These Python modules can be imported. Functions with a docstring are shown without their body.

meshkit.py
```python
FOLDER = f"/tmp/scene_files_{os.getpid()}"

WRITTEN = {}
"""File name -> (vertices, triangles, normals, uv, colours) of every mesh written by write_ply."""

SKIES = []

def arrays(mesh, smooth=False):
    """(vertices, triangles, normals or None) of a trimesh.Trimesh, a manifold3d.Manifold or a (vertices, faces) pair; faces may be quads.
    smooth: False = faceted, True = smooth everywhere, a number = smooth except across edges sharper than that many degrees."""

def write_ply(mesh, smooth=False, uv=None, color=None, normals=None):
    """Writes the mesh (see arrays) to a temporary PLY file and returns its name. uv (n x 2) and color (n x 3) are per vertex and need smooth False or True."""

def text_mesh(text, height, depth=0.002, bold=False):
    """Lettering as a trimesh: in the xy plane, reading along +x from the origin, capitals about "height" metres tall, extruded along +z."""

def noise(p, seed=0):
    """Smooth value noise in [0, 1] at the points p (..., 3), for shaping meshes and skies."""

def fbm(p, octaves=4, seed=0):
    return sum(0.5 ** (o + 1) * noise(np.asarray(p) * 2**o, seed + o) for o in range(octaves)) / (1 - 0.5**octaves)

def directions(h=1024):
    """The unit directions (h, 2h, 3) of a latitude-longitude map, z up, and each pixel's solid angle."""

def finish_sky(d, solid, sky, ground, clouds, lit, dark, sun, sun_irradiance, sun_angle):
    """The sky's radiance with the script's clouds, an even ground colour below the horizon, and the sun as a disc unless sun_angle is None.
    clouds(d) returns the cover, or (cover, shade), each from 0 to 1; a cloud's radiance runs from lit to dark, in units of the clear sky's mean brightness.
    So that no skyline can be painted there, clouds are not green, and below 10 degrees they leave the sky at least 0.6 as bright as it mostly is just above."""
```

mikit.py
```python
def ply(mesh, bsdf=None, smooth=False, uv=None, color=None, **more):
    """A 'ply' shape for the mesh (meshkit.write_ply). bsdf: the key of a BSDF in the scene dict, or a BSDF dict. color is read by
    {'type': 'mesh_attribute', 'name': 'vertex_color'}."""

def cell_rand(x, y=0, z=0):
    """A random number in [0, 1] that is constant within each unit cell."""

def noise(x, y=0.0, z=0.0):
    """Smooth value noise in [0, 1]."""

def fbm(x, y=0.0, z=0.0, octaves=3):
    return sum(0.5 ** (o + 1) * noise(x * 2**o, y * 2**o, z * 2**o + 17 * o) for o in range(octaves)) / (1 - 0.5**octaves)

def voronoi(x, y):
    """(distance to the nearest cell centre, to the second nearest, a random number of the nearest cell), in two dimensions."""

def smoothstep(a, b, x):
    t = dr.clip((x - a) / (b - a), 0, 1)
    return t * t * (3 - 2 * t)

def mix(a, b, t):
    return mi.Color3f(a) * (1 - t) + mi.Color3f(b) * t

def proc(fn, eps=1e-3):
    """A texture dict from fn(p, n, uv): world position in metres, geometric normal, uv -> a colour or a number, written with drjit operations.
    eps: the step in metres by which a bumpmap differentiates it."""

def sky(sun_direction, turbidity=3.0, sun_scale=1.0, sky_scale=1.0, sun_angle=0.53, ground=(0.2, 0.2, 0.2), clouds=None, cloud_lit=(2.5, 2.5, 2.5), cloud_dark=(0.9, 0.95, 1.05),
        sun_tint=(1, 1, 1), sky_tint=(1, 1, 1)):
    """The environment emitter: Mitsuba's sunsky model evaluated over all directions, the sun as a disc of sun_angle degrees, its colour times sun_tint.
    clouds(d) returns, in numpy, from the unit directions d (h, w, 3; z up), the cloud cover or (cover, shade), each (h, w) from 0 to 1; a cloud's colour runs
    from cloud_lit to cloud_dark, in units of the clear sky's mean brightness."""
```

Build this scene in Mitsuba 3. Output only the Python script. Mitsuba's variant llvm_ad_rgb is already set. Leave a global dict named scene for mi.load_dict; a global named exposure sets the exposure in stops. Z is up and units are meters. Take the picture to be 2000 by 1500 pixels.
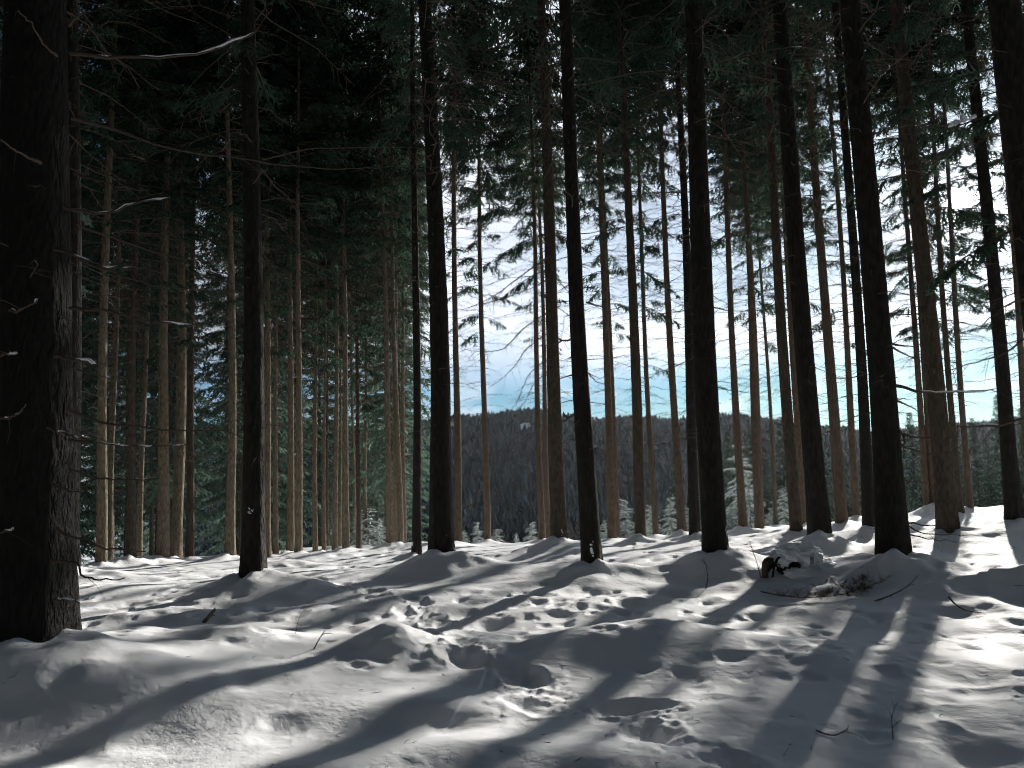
import math, random
import numpy as np
import mitsuba as mi
import drjit as dr
import mikit, meshkit
from scipy.spatial import cKDTree

T = mi.ScalarTransform4f
scene, labels = {}, {}
V3 = lambda *a: np.array(a, float)

# ---------------------------------------------------------------- camera, sky, exposure
PITCH, ROLL, FPX = math.atan(1420 / 14500), math.radians(1.58), 1420.0
FWD = V3(0, math.cos(PITCH), math.sin(PITCH))
UP0 = V3(0, -math.sin(PITCH), math.cos(PITCH))
UPV = UP0 * math.cos(ROLL) + V3(1, 0, 0) * math.sin(ROLL)
EYE = V3(0, 0, 1.6)
scene['camera'] = {'type': 'perspective', 'fov': math.degrees(2 * math.atan(1000 / FPX)), 'fov_axis': 'x', 'near_clip': 0.05, 'far_clip': 6000.0,
                   'to_world': T().look_at(origin=EYE.tolist(), target=(EYE + FWD).tolist(), up=UPV.tolist())}
SUN = V3(0.5183, 0.8086, 0.2786)

def clouds(d):
    el = np.degrees(np.arcsin(np.clip(d[..., 2], -1, 1)))
    q = np.stack([d[..., 0] * 2.2 / (d[..., 2] + .16), d[..., 1] * 2.2 / (d[..., 2] + .16), d[..., 2] * 0], -1)
    n = meshkit.fbm(q * 0.55 + 3.1, 5, 4)
    n2 = meshkit.fbm(q * 1.7 + 9.0, 4, 8)
    band = np.clip((el - 4.8) / 3.5, 0, 1)
    streak = np.clip((n2 - .47) * 5, 0, 1) * np.clip(el / 3, 0, 1)
    cover = np.maximum(np.clip(.82 + (n - .5) * 1.6, .5, .97) * band, streak * .4)
    away = np.degrees(np.arccos(np.clip(d @ (SUN / np.linalg.norm(SUN)), -1, 1)))      # a thin veil scatters forward: bright round the sun, grey away from it
    shade = np.clip(.63 + .08 * np.clip((el - 11) / 14, 0, 1) + (n2 - .5) * .13 + .42 * np.clip((away - 34) / 34, 0, 1) - .75 * np.exp(-(away / 2.6) ** 1.1), 0, 1)
    cover = np.maximum(cover, .97 * np.exp(-(away / 6) ** 2))
    return cover, shade

scene['sky'] = mikit.sky(SUN.tolist(), turbidity=2.4, sun_scale=1.55, sky_scale=0.4, sun_angle=1.2, clouds=clouds, cloud_lit=(18.2, 19, 20.4), cloud_dark=(.42, .54, .76),
                         sun_tint=(0.74, 1.0, 1.80), sky_tint=(0.5, .85, 1.3), ground=(.35, .35, .36))
exposure = 2.88

# ---------------------------------------------------------------- materials
def P(fn, eps=1e-3):
    return mikit.proc(fn, eps)
N, FB, SS, MIX = mikit.noise, mikit.fbm, mikit.smoothstep, mikit.mix

def snow_color(p, n, uv):
    return MIX((.74, .76, .79), (.80, .805, .815), FB(p.x * 1.3, p.y * 1.3, p.z * 1.3, 3))
def snow_bump(p, n, uv):
    return .007 * FB(p.x * 20, p.y * 20, p.z * 20, 4) + .0016 * N(p.x * 150, p.y * 150, p.z * 150)
scene['mat_snow'] = {'type': 'twosided', 'b': {'type': 'bumpmap', 'arbitrary': {'type': 'proc', **{k: v for k, v in P(snow_bump, 3e-3).items() if k != 'type'}}, 'scale': 1.0,
                     'bsdf': {'type': 'principled', 'base_color': P(snow_color), 'roughness': .7, 'specular': .12}}}
scene['mat_snow_cap'] = {'type': 'twosided', 'b': {'type': 'diffuse', 'reflectance': {'type': 'rgb', 'value': [.84, .86, .89]}}}

def bark_tex(dark, light, green):
    def fn(p, n, uv):
        a = FB(p.x * 34, p.y * 34, p.z * 8, 3)
        b = FB(p.x * 3, p.y * 3, p.z * .9 + 5, 3)
        c = MIX(dark, light, SS(.3, .72, a) * .75 + b * .25)
        g = SS(.45, .7, FB(p.x * 5 + 7, p.y * 5, p.z * 1.4, 2))
        return MIX(c, green, g * .45)
    return P(fn)
def bark_bump(p, n, uv):
    ridges = FB(p.x * 30, p.y * 30, p.z * 7, 3)
    return .022 * SS(.28, .7, ridges) + .004 * N(p.x * 140, p.y * 140, p.z * 60)
BB = P(bark_bump, 3e-3)
for name, dk, lt, gr in (('shade_black', (.007, .0065, .006), (.018, .016, .014), (.010, .011, .009)), ('dark', (.011, .0098, .009), (.031, .027, .023), (.016, .018, .014)), ('mid', (.034, .027, .021), (.088, .068, .052), (.05, .052, .038)), ('brown', (.052, .038, .028), (.128, .093, .068), (.085, .075, .054)), ('tan', (.075, .06, .043), (.20, .157, .113), (.13, .126, .087))):  # first bark, for trunk A alone, has shade painted into its colour
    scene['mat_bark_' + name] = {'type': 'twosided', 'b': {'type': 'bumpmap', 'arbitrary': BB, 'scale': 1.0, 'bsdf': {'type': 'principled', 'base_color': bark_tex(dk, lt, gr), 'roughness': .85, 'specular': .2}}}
scene['mat_twig'] = {'type': 'twosided', 'b': {'type': 'diffuse', 'reflectance': {'type': 'rgb', 'value': [.085, .068, .056]}}}
def needle_tex(a, b, s):
    def fn(p, n, uv):
        return MIX(a, b, FB(p.x * s, p.y * s, p.z * s, 2))
    return P(fn)
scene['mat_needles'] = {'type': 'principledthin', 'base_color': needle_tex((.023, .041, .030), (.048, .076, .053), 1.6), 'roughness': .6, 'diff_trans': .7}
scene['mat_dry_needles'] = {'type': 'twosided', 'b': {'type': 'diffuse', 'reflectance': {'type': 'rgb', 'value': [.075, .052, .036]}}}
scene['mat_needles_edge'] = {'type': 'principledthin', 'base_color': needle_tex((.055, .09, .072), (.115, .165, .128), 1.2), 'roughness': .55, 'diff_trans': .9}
scene['mat_far_forest'] = {'type': 'twosided', 'b': {'type': 'diffuse', 'reflectance': {'type': 'mesh_attribute', 'name': 'vertex_color'}}}

# ---------------------------------------------------------------- mesh helpers
class Mesh:
    def __init__(s): s.v, s.f, s.n = [], [], 0
    def add(s, v, f):
        v = np.asarray(v, float).reshape(-1, 3); s.v.append(v); s.f.append(np.asarray(f, int).reshape(-1, 3) + s.n); s.n += len(v)
    def get(s): return np.vstack(s.v), np.vstack(s.f)

def tube(path, radii, sides=5, closed=True, twist=0.0):
    path = np.asarray(path, float); radii = np.broadcast_to(np.asarray(radii, float), (len(path),))
    tan = np.gradient(path, axis=0); tan /= np.linalg.norm(tan, axis=1, keepdims=True) + 1e-12
    ref = V3(0, 0, 1) if abs(tan[:, 2]).mean() < .8 else V3(1, 0, 0)
    a = np.cross(tan, ref); a /= np.linalg.norm(a, axis=1, keepdims=True) + 1e-12
    b = np.cross(tan, a)
    th = np.arange(sides) / sides * 2 * np.pi + twist
    v = path[:, None] + radii[:, None, None] * (np.cos(th)[None, :, None] * a[:, None] + np.sin(th)[None, :, None] * b[:, None])
    k = len(path); i = np.arange(k - 1)[:, None] * sides; j = np.arange(sides)[None]; j2 = (j + 1) % sides
    f = np.concatenate([np.stack([i + j, i + j2, i + sides + j2], -1).reshape(-1, 3), np.stack([i + j, i + sides + j2, i + sides + j], -1).reshape(-1, 3)])
    v = v.reshape(-1, 3)
    if closed:
        c0, c1 = len(v), len(v) + 1
        v = np.vstack([v, path[:1], path[-1:]])
        jj = np.arange(sides)
        f = np.vstack([f, np.stack([np.full(sides, c0), (jj + 1) % sides, jj], -1), np.stack([np.full(sides, c1), jj + (k - 1) * sides, (jj + 1) % sides + (k - 1) * sides], -1)])
    return v, f

def curve(pts, n):
    """n points on a smooth curve through pts"""
    pts = np.asarray(pts, float)
    if len(pts) == 2: return pts[0] + (pts[1] - pts[0]) * np.linspace(0, 1, n)[:, None]
    s = np.r_[0, np.cumsum(np.linalg.norm(np.diff(pts, axis=0), axis=1))]
    from scipy.interpolate import PchipInterpolator
    return PchipInterpolator(s, pts)(np.linspace(0, s[-1], n))

used = {}
def numbered(name):
    k = used.get(name, 0); used[name] = k + 1
    return name if k == 0 else f'{name}_{k:03d}'
def tag(key, label=None, cat=None, group=None, kind=None):
    d = {k: v for k, v in (('label', label), ('category', cat), ('group', group), ('kind', kind)) if v}
    labels.setdefault(key, {}).update(d)
def part(parent, name, shape, **kw):
    key = numbered(parent + '__' + name)
    scene[key] = shape
    if kw: tag(key, **kw)
    return key
def group_of(name, shape):
    scene[name] = {'type': 'shapegroup', 'piece': shape}
def inst(name, m):
    return {'type': 'instance', 'to_world': m, 'g': {'type': 'ref', 'id': name}}

# ---------------------------------------------------------------- the stand: code, x, y, z of the foot, width at foot and higher up, height of that, lean, bark
STAND = [
    ('A', -4.30, 6.60, 0.04, 0.74, 0.61, 2.8, -0.022),
    ('B', -8.82, 14.50, -0.27, 0.45, 0.42, 4.6, -0.027),
    ('C1', -11.79, 21.00, -1.23, 0.33, 0.24, 6.7, -0.001),
    ('C2', -14.87, 27.00, -1.92, 0.17, 0.15, 8.5, -0.007),
    ('D1', -11.48, 22.00, -1.31, 0.34, 0.25, 7.0, -0.003),
    ('D2', -14.79, 29.00, -2.23, 0.20, 0.16, 9.2, -0.004),
    ('D3', -20.74, 42.00, -3.85, 0.15, 0.15, 13.2, -0.012),
    ('E', -11.00, 23.00, -1.36, 0.32, 0.28, 7.2, -0.004),
    ('F', -11.05, 24.00, -1.39, 0.34, 0.29, 7.4, -0.007),
    ('G', -11.49, 26.00, -1.70, 0.31, 0.22, 8.0, -0.003),
    ('H', -8.90, 23.00, -1.28, 0.32, 0.23, 7.0, -0.017),
    ('I', -4.09, 11.50, -0.16, 0.44, 0.31, 3.8, -0.012),
    ('J', -8.77, 26.00, -1.87, 0.20, 0.22, 8.1, -0.013),
    ('K', -10.10, 31.00, -2.20, 0.24, 0.17, 9.3, -0.001),
    ('L', -8.25, 27.00, -1.64, 0.29, 0.21, 8.0, -0.007),
    ('M', -7.52, 25.50, -1.53, 0.29, 0.20, 7.7, 0.000),
    ('N', -9.52, 35.00, -2.82, 0.20, 0.17, 10.6, 0.002),
    ('O', -8.85, 34.00, -2.63, 0.24, 0.12, 10.2, 0.006),
    ('P', -7.61, 31.00, -2.10, 0.24, 0.17, 9.2, 0.003),
    ('P2', -10.52, 44.00, -3.66, 0.15, 0.12, 13.0, 0.001),
    ('Q', -6.45, 28.00, -1.78, 0.28, 0.20, 8.3, -0.007),
    ('R1', -10.09, 46.00, -3.86, 0.13, 0.13, 13.5, 0.001),
    ('R2', -8.57, 42.00, -3.44, 0.18, 0.15, 12.4, 0.004),
    ('S', -4.79, 28.00, -1.51, 0.30, 0.20, 8.0, -0.015),
    ('S2', -7.01, 42.00, -3.08, 0.15, 0.18, 12.0, 0.000),
    ('T', -4.45, 28.50, -1.60, 0.28, 0.18, 8.2, -0.009),
    ('Ud', -2.43, 18.00, -0.74, 0.25, 0.19, 5.5, 0.009),
    ('V', -1.33, 13.20, -0.15, 0.52, 0.35, 4.0, -0.012),
    ('W', -1.96, 25.00, -1.33, 0.26, 0.21, 7.2, 0.012),
    ('X', -1.12, 29.00, -1.75, 0.27, 0.20, 8.3, 0.003),
    ('Y1', 0.96, 27.50, -1.61, 0.27, 0.19, 7.8, 0.002),
    ('Y2', 1.41, 33.00, -2.24, 0.19, 0.19, 9.4, 0.002),
    ('Z', 1.01, 17.50, -0.43, 0.44, 0.32, 5.0, -0.004),
    ('AA', 1.17, 11.50, -0.22, 0.36, 0.26, 3.7, -0.019),
    ('AB1', 3.36, 26.00, -1.38, 0.26, 0.24, 7.3, 0.007),
    ('AB2', 4.11, 30.00, -1.82, 0.25, 0.17, 8.4, 0.001),
    ('AC', 3.28, 19.50, -0.66, 0.30, 0.26, 5.5, 0.008),
    ('AD', 5.11, 27.00, -1.67, 0.27, 0.17, 7.7, -0.002),
    ('AE', 5.16, 23.00, -0.95, 0.32, 0.21, 6.3, -0.000),
    ('AF', 4.84, 20.00, -0.75, 0.28, 0.25, 5.6, 0.009),
    ('AG', 3.06, 11.40, -0.02, 0.44, 0.35, 3.5, -0.000),
    ('AH', 7.52, 24.50, -1.09, 0.31, 0.22, 6.6, 0.012),
    ('AI', 8.39, 25.50, -1.11, 0.23, 0.22, 6.8, 0.011),
    ('AI2', 10.33, 31.00, -1.68, 0.20, 0.15, 8.2, 0.013),
    ('AJ', 12.68, 36.00, -2.15, 0.23, 0.15, 9.5, 0.002),
    ('AK', 6.44, 17.00, -0.43, 0.31, 0.24, 4.7, 0.002),
    ('AK2', 10.59, 27.00, -1.19, 0.27, 0.21, 7.1, -0.005),
    ('AL', 5.42, 13.20, -0.09, 0.38, 0.34, 3.8, -0.008),
    ('AM', 9.05, 20.50, -0.46, 0.29, 0.27, 5.3, 0.001),
    ('AN', 11.55, 25.00, -0.81, 0.32, 0.19, 6.3, 0.005),
    ('AO', 7.65, 16.00, -0.39, 0.30, 0.21, 4.5, 0.012),
    ('AP', 4.98, 9.80, 0.06, 0.44, 0.33, 3.1, 0.010),
    ('AQ', 13.95, 25.00, -0.82, 0.25, 0.18, 6.3, 0.012),
    ('AR', 8.30, 14.20, 0.03, 0.31, 0.32, 3.7, -0.004),
    ('AR2', 14.24, 25.00, -0.64, 0.32, 0.26, 6.1, 0.007),
    ('AS', 12.65, 21.00, -0.40, 0.27, 0.15, 5.2, 0.019),
    ('AT', 14.79, 24.00, -0.45, 0.25, 0.17, 5.7, 0.024),
    ('AU', 9.79, 14.50, 0.19, 0.36, 0.25, 3.6, 0.004),
    ('AV', 16.04, 23.00, -0.37, 0.24, 0.18, 5.4, 0.015),
    ('AW', 6.27, 8.50, 0.14, 0.42, 0.39, 2.7, 0.007),
]
BARK = {k: 'shade_black' if k == 'A' else 'dark' for k in 'A B I V AA AG AL AP AW AO AU AF Ud'.split()}
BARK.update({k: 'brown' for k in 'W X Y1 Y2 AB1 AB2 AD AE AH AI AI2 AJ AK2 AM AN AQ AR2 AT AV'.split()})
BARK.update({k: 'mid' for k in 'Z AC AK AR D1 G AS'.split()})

# ---------------------------------------------------------------- ground
def sp(u, w): return w * np.logaddexp(0, u / w)
BASES = np.array([[r[1], r[2], r[3]] for r in STAND])
BR = np.array([r[4] for r in STAND])
def slope_base(x, y):
    t = y - .35 * x
    t0 = 42 - 5.0 * np.tanh((x + 6) / 5)
    near = -.105 * sp(t - 13, 1.5) - .22 * sp(t - t0, 3.0)
    ridge = 30 + 16 * np.tanh((320 - x) / 260.) + 6 * np.sin(x / 130. + .6) + 5 * np.sin(x / 57. + 2) + 2.5 * np.sin(x / 23.)
    hill = np.interp(y, [260, 420, 700, 1100, 1300, 2500], [-52, -50, -16, 1, .9, .6])
    hill = np.where(y > 700, hill * 1.0, hill)
    up = np.clip((y - 420) / 680, 0, 1); up = up * up * (3 - 2 * up) * .5 + up * .5
    far = -52 + (ridge + 52) * np.where(y > 1100, np.clip(1 - (y - 1100) / 2500, .4, 1), up)
    far = np.where(y < 0, -8 + y * 0, far)
    k = np.clip((y - 110) / 170, 0, 1); k = k * k * (3 - 2 * k)
    return np.maximum(near, -60) * (1 - k) + far * k
MOUND_H = .06 + .33 * np.clip((BR - .1) / .4, .15, 1.1)
RES = BASES[:, 2] - .85 * MOUND_H - slope_base(BASES[:, 0], BASES[:, 1])
def macro(x, y):
    x = np.asarray(x, float); y = np.asarray(y, float)
    z = slope_base(x, y).copy()
    near = (np.abs(x) < 45) & (y > -10) & (y < 60)
    if near.any():
        d2 = (x[near][:, None] - BASES[:, 0]) ** 2 + (y[near][:, None] - BASES[:, 1]) ** 2
        w = np.exp(-d2 / (2 * 2.6 ** 2))
        z[near] += (w * RES).sum(1) / (w.sum(1) + .12)
    return z

rng = np.random.default_rng(11)
# hummocks: x, y, height, radius across, radius along y
HUMPS = [(-1.28, 7.4, .34, .38, .42), (-1.0, 7.25, .12, .7, .6), (-2.8, 7.6, .30, .62, .5), (-3.95, 7.9, .26, .5, .5), (-3.7, 5.9, .17, 1.0, .6), (-2.6, 6.0, .07, 1.0, .6), (.4, 7.1, .17, 1.1, .5), (1.15, 7.0, .30, .85, .55), (1.9, 6.6, .24, .9, .6),
         (2.5, 6.0, .22, 1.0, .55), (.45, 4.35, .17, .5, .4), (.95, 3.95, .2, .42, .45), (-.37, 4.75, .14, .6, .35), (-1.3, 4.5, .12, .7, .35), (3.5, 5.0, .12, .8, .5), (-.6, 5.6, .12, .6, .3), (.9, 9.3, .15, 1.3, .7), (-3.2, 11.3, .2, .9, .6), (2.9, 8.3, .12, 1.1, .6),
         (6.1, 9.4, .22, .36, .34), (-2.2, 9.6, .18, .8, .5), (-4.8, 9.3, .18, .8, .5), (-1.0, 10.5, .16, 1.1, .6), (1.4, 5.1, .14, .6, .5), (-6.5, 12, .25, .9, .7), (-5.2, 17, .3, 1.0, .8), (-6, 22, .35, 1.2, .9), (-3.2, 24, .4, 1.5, 1), (4.9, 10.6, .3, 1.1, .7)]
PITS = [(2.49, 4.28, .15, .22), (2.1, 4.6, .09, .12), (2.18, 4.72, .05, .15), (2.54, 4.9, .06, .12), (3.4, 5.5, .14, .25), (3.15, 5.2, .09, .18), (2.66, 6.9, .09, .16), (2.86, 7.0, .09, .15), (2.6, 7.25, .07, .2), (-.96, 6.6, .08, .18), (-.5, 6.75, .08, .2), (-1.75, 5.4, .06, .16), (-.54, 5.3, .07, .2),
        (4.6, 7.7, .07, .3), (5.3, 7.9, .08, .25), (5.6, 8.3, .07, .3), (5.1, 8.6, .06, .3), (-2.2, 6.1, .05, .2), (-2.6, 5.2, .06, .25), (-2.9, 5.0, .05, .2)]
TRAIL = np.array([(1.35, 3.2), (1.08, 4.1), (.89, 4.66), (.79, 5.19), (.5, 5.43), (.17, 5.66), (-.02, 6.05), (-.24, 6.61), (-.62, 7.32), (-.99, 8.35), (-1.38, 9.5), (-1.98, 10.62), (-2.85, 11.8), (-4.3, 14.2)])
tr = curve(TRAIL, 40)
PRINTS = []
for k in range(1, 38, 2):
    tdir = tr[min(k + 1, 39)] - tr[k - 1]; tdir /= np.linalg.norm(tdir)
    side = (1 if k % 4 == 1 else -1) * rng.uniform(.06, .17)
    PRINTS.append((tr[k, 0] - tdir[1] * side, tr[k, 1] + tdir[0] * side, math.atan2(tdir[1], tdir[0]) + rng.normal(0, .25), rng.uniform(.05, .10)))
PRINTS = np.array(PRINTS)

def snow_height(x, y):
    x = np.asarray(x, float).ravel(); y = np.asarray(y, float).ravel()
    z = macro(x, y)
    r = np.hypot(x, y - 2)
    near = r < 60
    pts = np.stack([x, y], 1)
    q = np.stack([x, y, 0 * x], 1)
    amp = np.clip(1 - (r - 42) / 18, 0, 1)
    h = np.zeros_like(z)
    qn = q[near]
    warp = np.stack([meshkit.fbm(qn * .9, 2, 21) - .5, meshkit.fbm(qn * .9 + 40, 2, 22) - .5, 0 * qn[:, 0]], 1)
    a = meshkit.fbm(qn * [.34, .42, 1] + warp * .3, 3, 1) - .5
    b = meshkit.fbm(qn * [1.25, 1.7, 1] + warp * .6 + 5, 3, 2) - .5
    c = meshkit.noise(qn * [3.6, 4.6, 1] + warp * .8 + 9, 3) - .5
    rough = np.clip(meshkit.fbm(qn * .22 + 30, 2, 7) * 2.6 - .75, .12, 1.0)
    rough = rough * np.clip((r[near] - 3.5) / 4, .25, 1)
    mid = np.clip((r[near] - 4.2) / 3.5, 0, 1)
    e2 = meshkit.noise(qn * [2.2, 3.1, 1] + warp * .9 + 19, 5) - .5
    h[near] = .15 * a + (.028 + .045 * mid) * b * (.5 + .8 * rough) + .045 * mid * e2 * (.35 + .65 * rough) + .034 * c * rough * (.4 + .6 * mid)
    hh = h[near]
    for cx, cy, H, rx, ry in HUMPS:
        dd = np.hypot((pts[near, 0] - cx) / rx, (pts[near, 1] - cy) / ry)
        hh += .62 * H * np.exp(-dd ** 1.7)
    for (bx, by, _), mh, br in zip(BASES, MOUND_H, BR):
        dx, dy = pts[near, 0] - bx, pts[near, 1] - by
        d = np.hypot(dx, dy)
        s = d < 4
        th = np.arctan2(dy[s], dx[s])
        d = np.hypot(dx + .05, dy + .10)
        R = (.26 + .95 * br) * (1 + .22 * np.sin(2 * th + bx * 7) + .15 * np.sin(3 * th + by * 5))
        hh[s] += mh * (1 + (.15 * np.sin(th + bx * 3) + .13 * np.sin(2 * th + by * 9) + .10 * np.sin(5 * th + bx)) * np.exp(-d[s] / .6) + .22 * (meshkit.noise(qn[s] * 4.5, 44) - .5)) * np.exp(-(np.maximum(d[s] - br * .45, 0) / R) ** 1.3)
    h[near] = hh
    tree = cKDTree(pts)
    sunk, rise = np.zeros(len(h)), np.zeros(len(h))          # where hollows overlap the deeper one wins
    def pit(cx, cy, dep, rad, rim=.12, e=2.0):
        i = np.array(tree.query_ball_point([cx, cy], rad * 2.6), int)
        if len(i):
            d = np.hypot(pts[i, 0] - cx, pts[i, 1] - cy) / rad
            th = np.arctan2(pts[i, 1] - cy, pts[i, 0] - cx)
            d = d / (1 + .26 * np.sin(th + cx * 31) + .16 * np.sin(2 * th + cy * 23) + .10 * np.sin(3 * th + cx * 57)) * (1 + .35 * (meshkit.noise(np.c_[pts[i] / rad * 1.3, np.zeros(len(i))], 19) - .5))
            sunk[i] = np.maximum(sunk[i], dep * np.exp(-d ** e)); rise[i] = np.maximum(rise[i], dep * rim * np.exp(-((d - 1.5) / .55) ** 2))
    for p in PITS: pit(p[0], p[1], p[2] * .62, p[3])
    g = np.random.default_rng(5)
    for _ in range(4200):            # dimples left by snow that dropped from the branches
        rr = 2.6 + 30 * g.random() ** 1.05; aa = g.uniform(-.8, .8)
        cx, cy = rr * math.sin(aa), rr * math.cos(aa)
        if meshkit.fbm(np.array([[cx * .35, cy * .35, 3.]]), 2, 9)[0] < .42: continue
        rad = g.uniform(.035, .11) * (1 + .02 * rr) * (1.6 if g.random() < .15 else 1)
        pit(cx, cy, rad * g.uniform(.18, .42) * np.clip(.3 + (rr - 4) / 5, .35, 1.15), rad, .12, 1.9)
    for cx, cy, an, dep in PRINTS:
        i = np.array(tree.query_ball_point([cx, cy], .55), int)
        if not len(i): continue
        dx, dy = pts[i, 0] - cx, pts[i, 1] - cy
        u, v = dx * math.cos(an) + dy * math.sin(an), -dx * math.sin(an) + dy * math.cos(an)
        d = np.hypot(u / .20, v / .11) * (1 + .6 * (meshkit.noise(np.c_[pts[i] * 8, np.zeros(len(i))], 23) - .5))
        sunk[i] = np.maximum(sunk[i], dep * np.exp(-d ** 1.9)); rise[i] = np.maximum(rise[i], .018 * np.exp(-((d - 1.6) / .45) ** 2))
    h += rise * np.exp(-sunk / .02) - sunk
    dtr, _ = cKDTree(curve(TRAIL, 300)).query(pts)
    i = np.nonzero((dtr < .6) & near)[0]
    crumb = meshkit.fbm(q[i] * 11, 3, 12) - .5
    crumb2 = meshkit.noise(q[i] * 24, 13) - .5
    wgt = np.exp(-(dtr[i] / .27) ** 2) * np.clip(meshkit.noise(q[i] * 1.7, 15) * 2 - .3, .15, 1)
    h[i] += wgt * (.05 * crumb + .014 * crumb2 - .02)
    return z + h * amp

ang = np.radians(np.r_[np.arange(-180, -46, 4.0), np.linspace(-46, 46, 800), np.arange(50, 180, 4.0)])
rad = np.r_[np.geomspace(.3, 2.4, 14)[:-1], np.geomspace(2.4, 9, 330)[:-1], np.geomspace(9, 45, 230)[:-1], np.geomspace(45, 1900, 100)]
A_, R_ = np.meshgrid(ang, rad)
gx, gy = (R_ * np.sin(A_)).ravel(), (R_ * np.cos(A_)).ravel()
gz = snow_height(gx, gy)
na, nr = len(ang), len(rad)
ii = np.arange(nr - 1)[:, None] * na; jj = np.arange(na)[None]; j2 = (jj + 1) % na
gf = np.concatenate([np.stack([ii + jj, ii + na + j2, ii + j2], -1).reshape(-1, 3), np.stack([ii + jj, ii + na + jj, ii + na + j2], -1).reshape(-1, 3)])
gv = np.stack([gx, gy, gz], 1)
c = len(gv); gv = np.vstack([gv, [[0, 0, gz[:na].mean()]]])
gf = np.vstack([gf, np.stack([np.full(na, c), np.arange(na), (np.arange(na) + 1) % na], -1)])
scene['snow_ground'] = mikit.ply((gv, gf), 'mat_snow', smooth=True)
tag('snow_ground', label='rolling snow covered forest floor with footprints and tree shadows', kind='structure')
def gh(x, y):
    return float(snow_height_lookup([[x, y]])[0])
_sel = (np.hypot(gx, gy) < 400)
_gt = cKDTree(np.stack([gx[_sel], gy[_sel]], 1)); _gzs = gz[_sel]
def snow_height_lookup(p):
    d, i = _gt.query(np.asarray(p, float), k=3)
    w = 1 / (d + 1e-4)
    return (w * _gzs[i]).sum(1) / w.sum(1)

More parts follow.
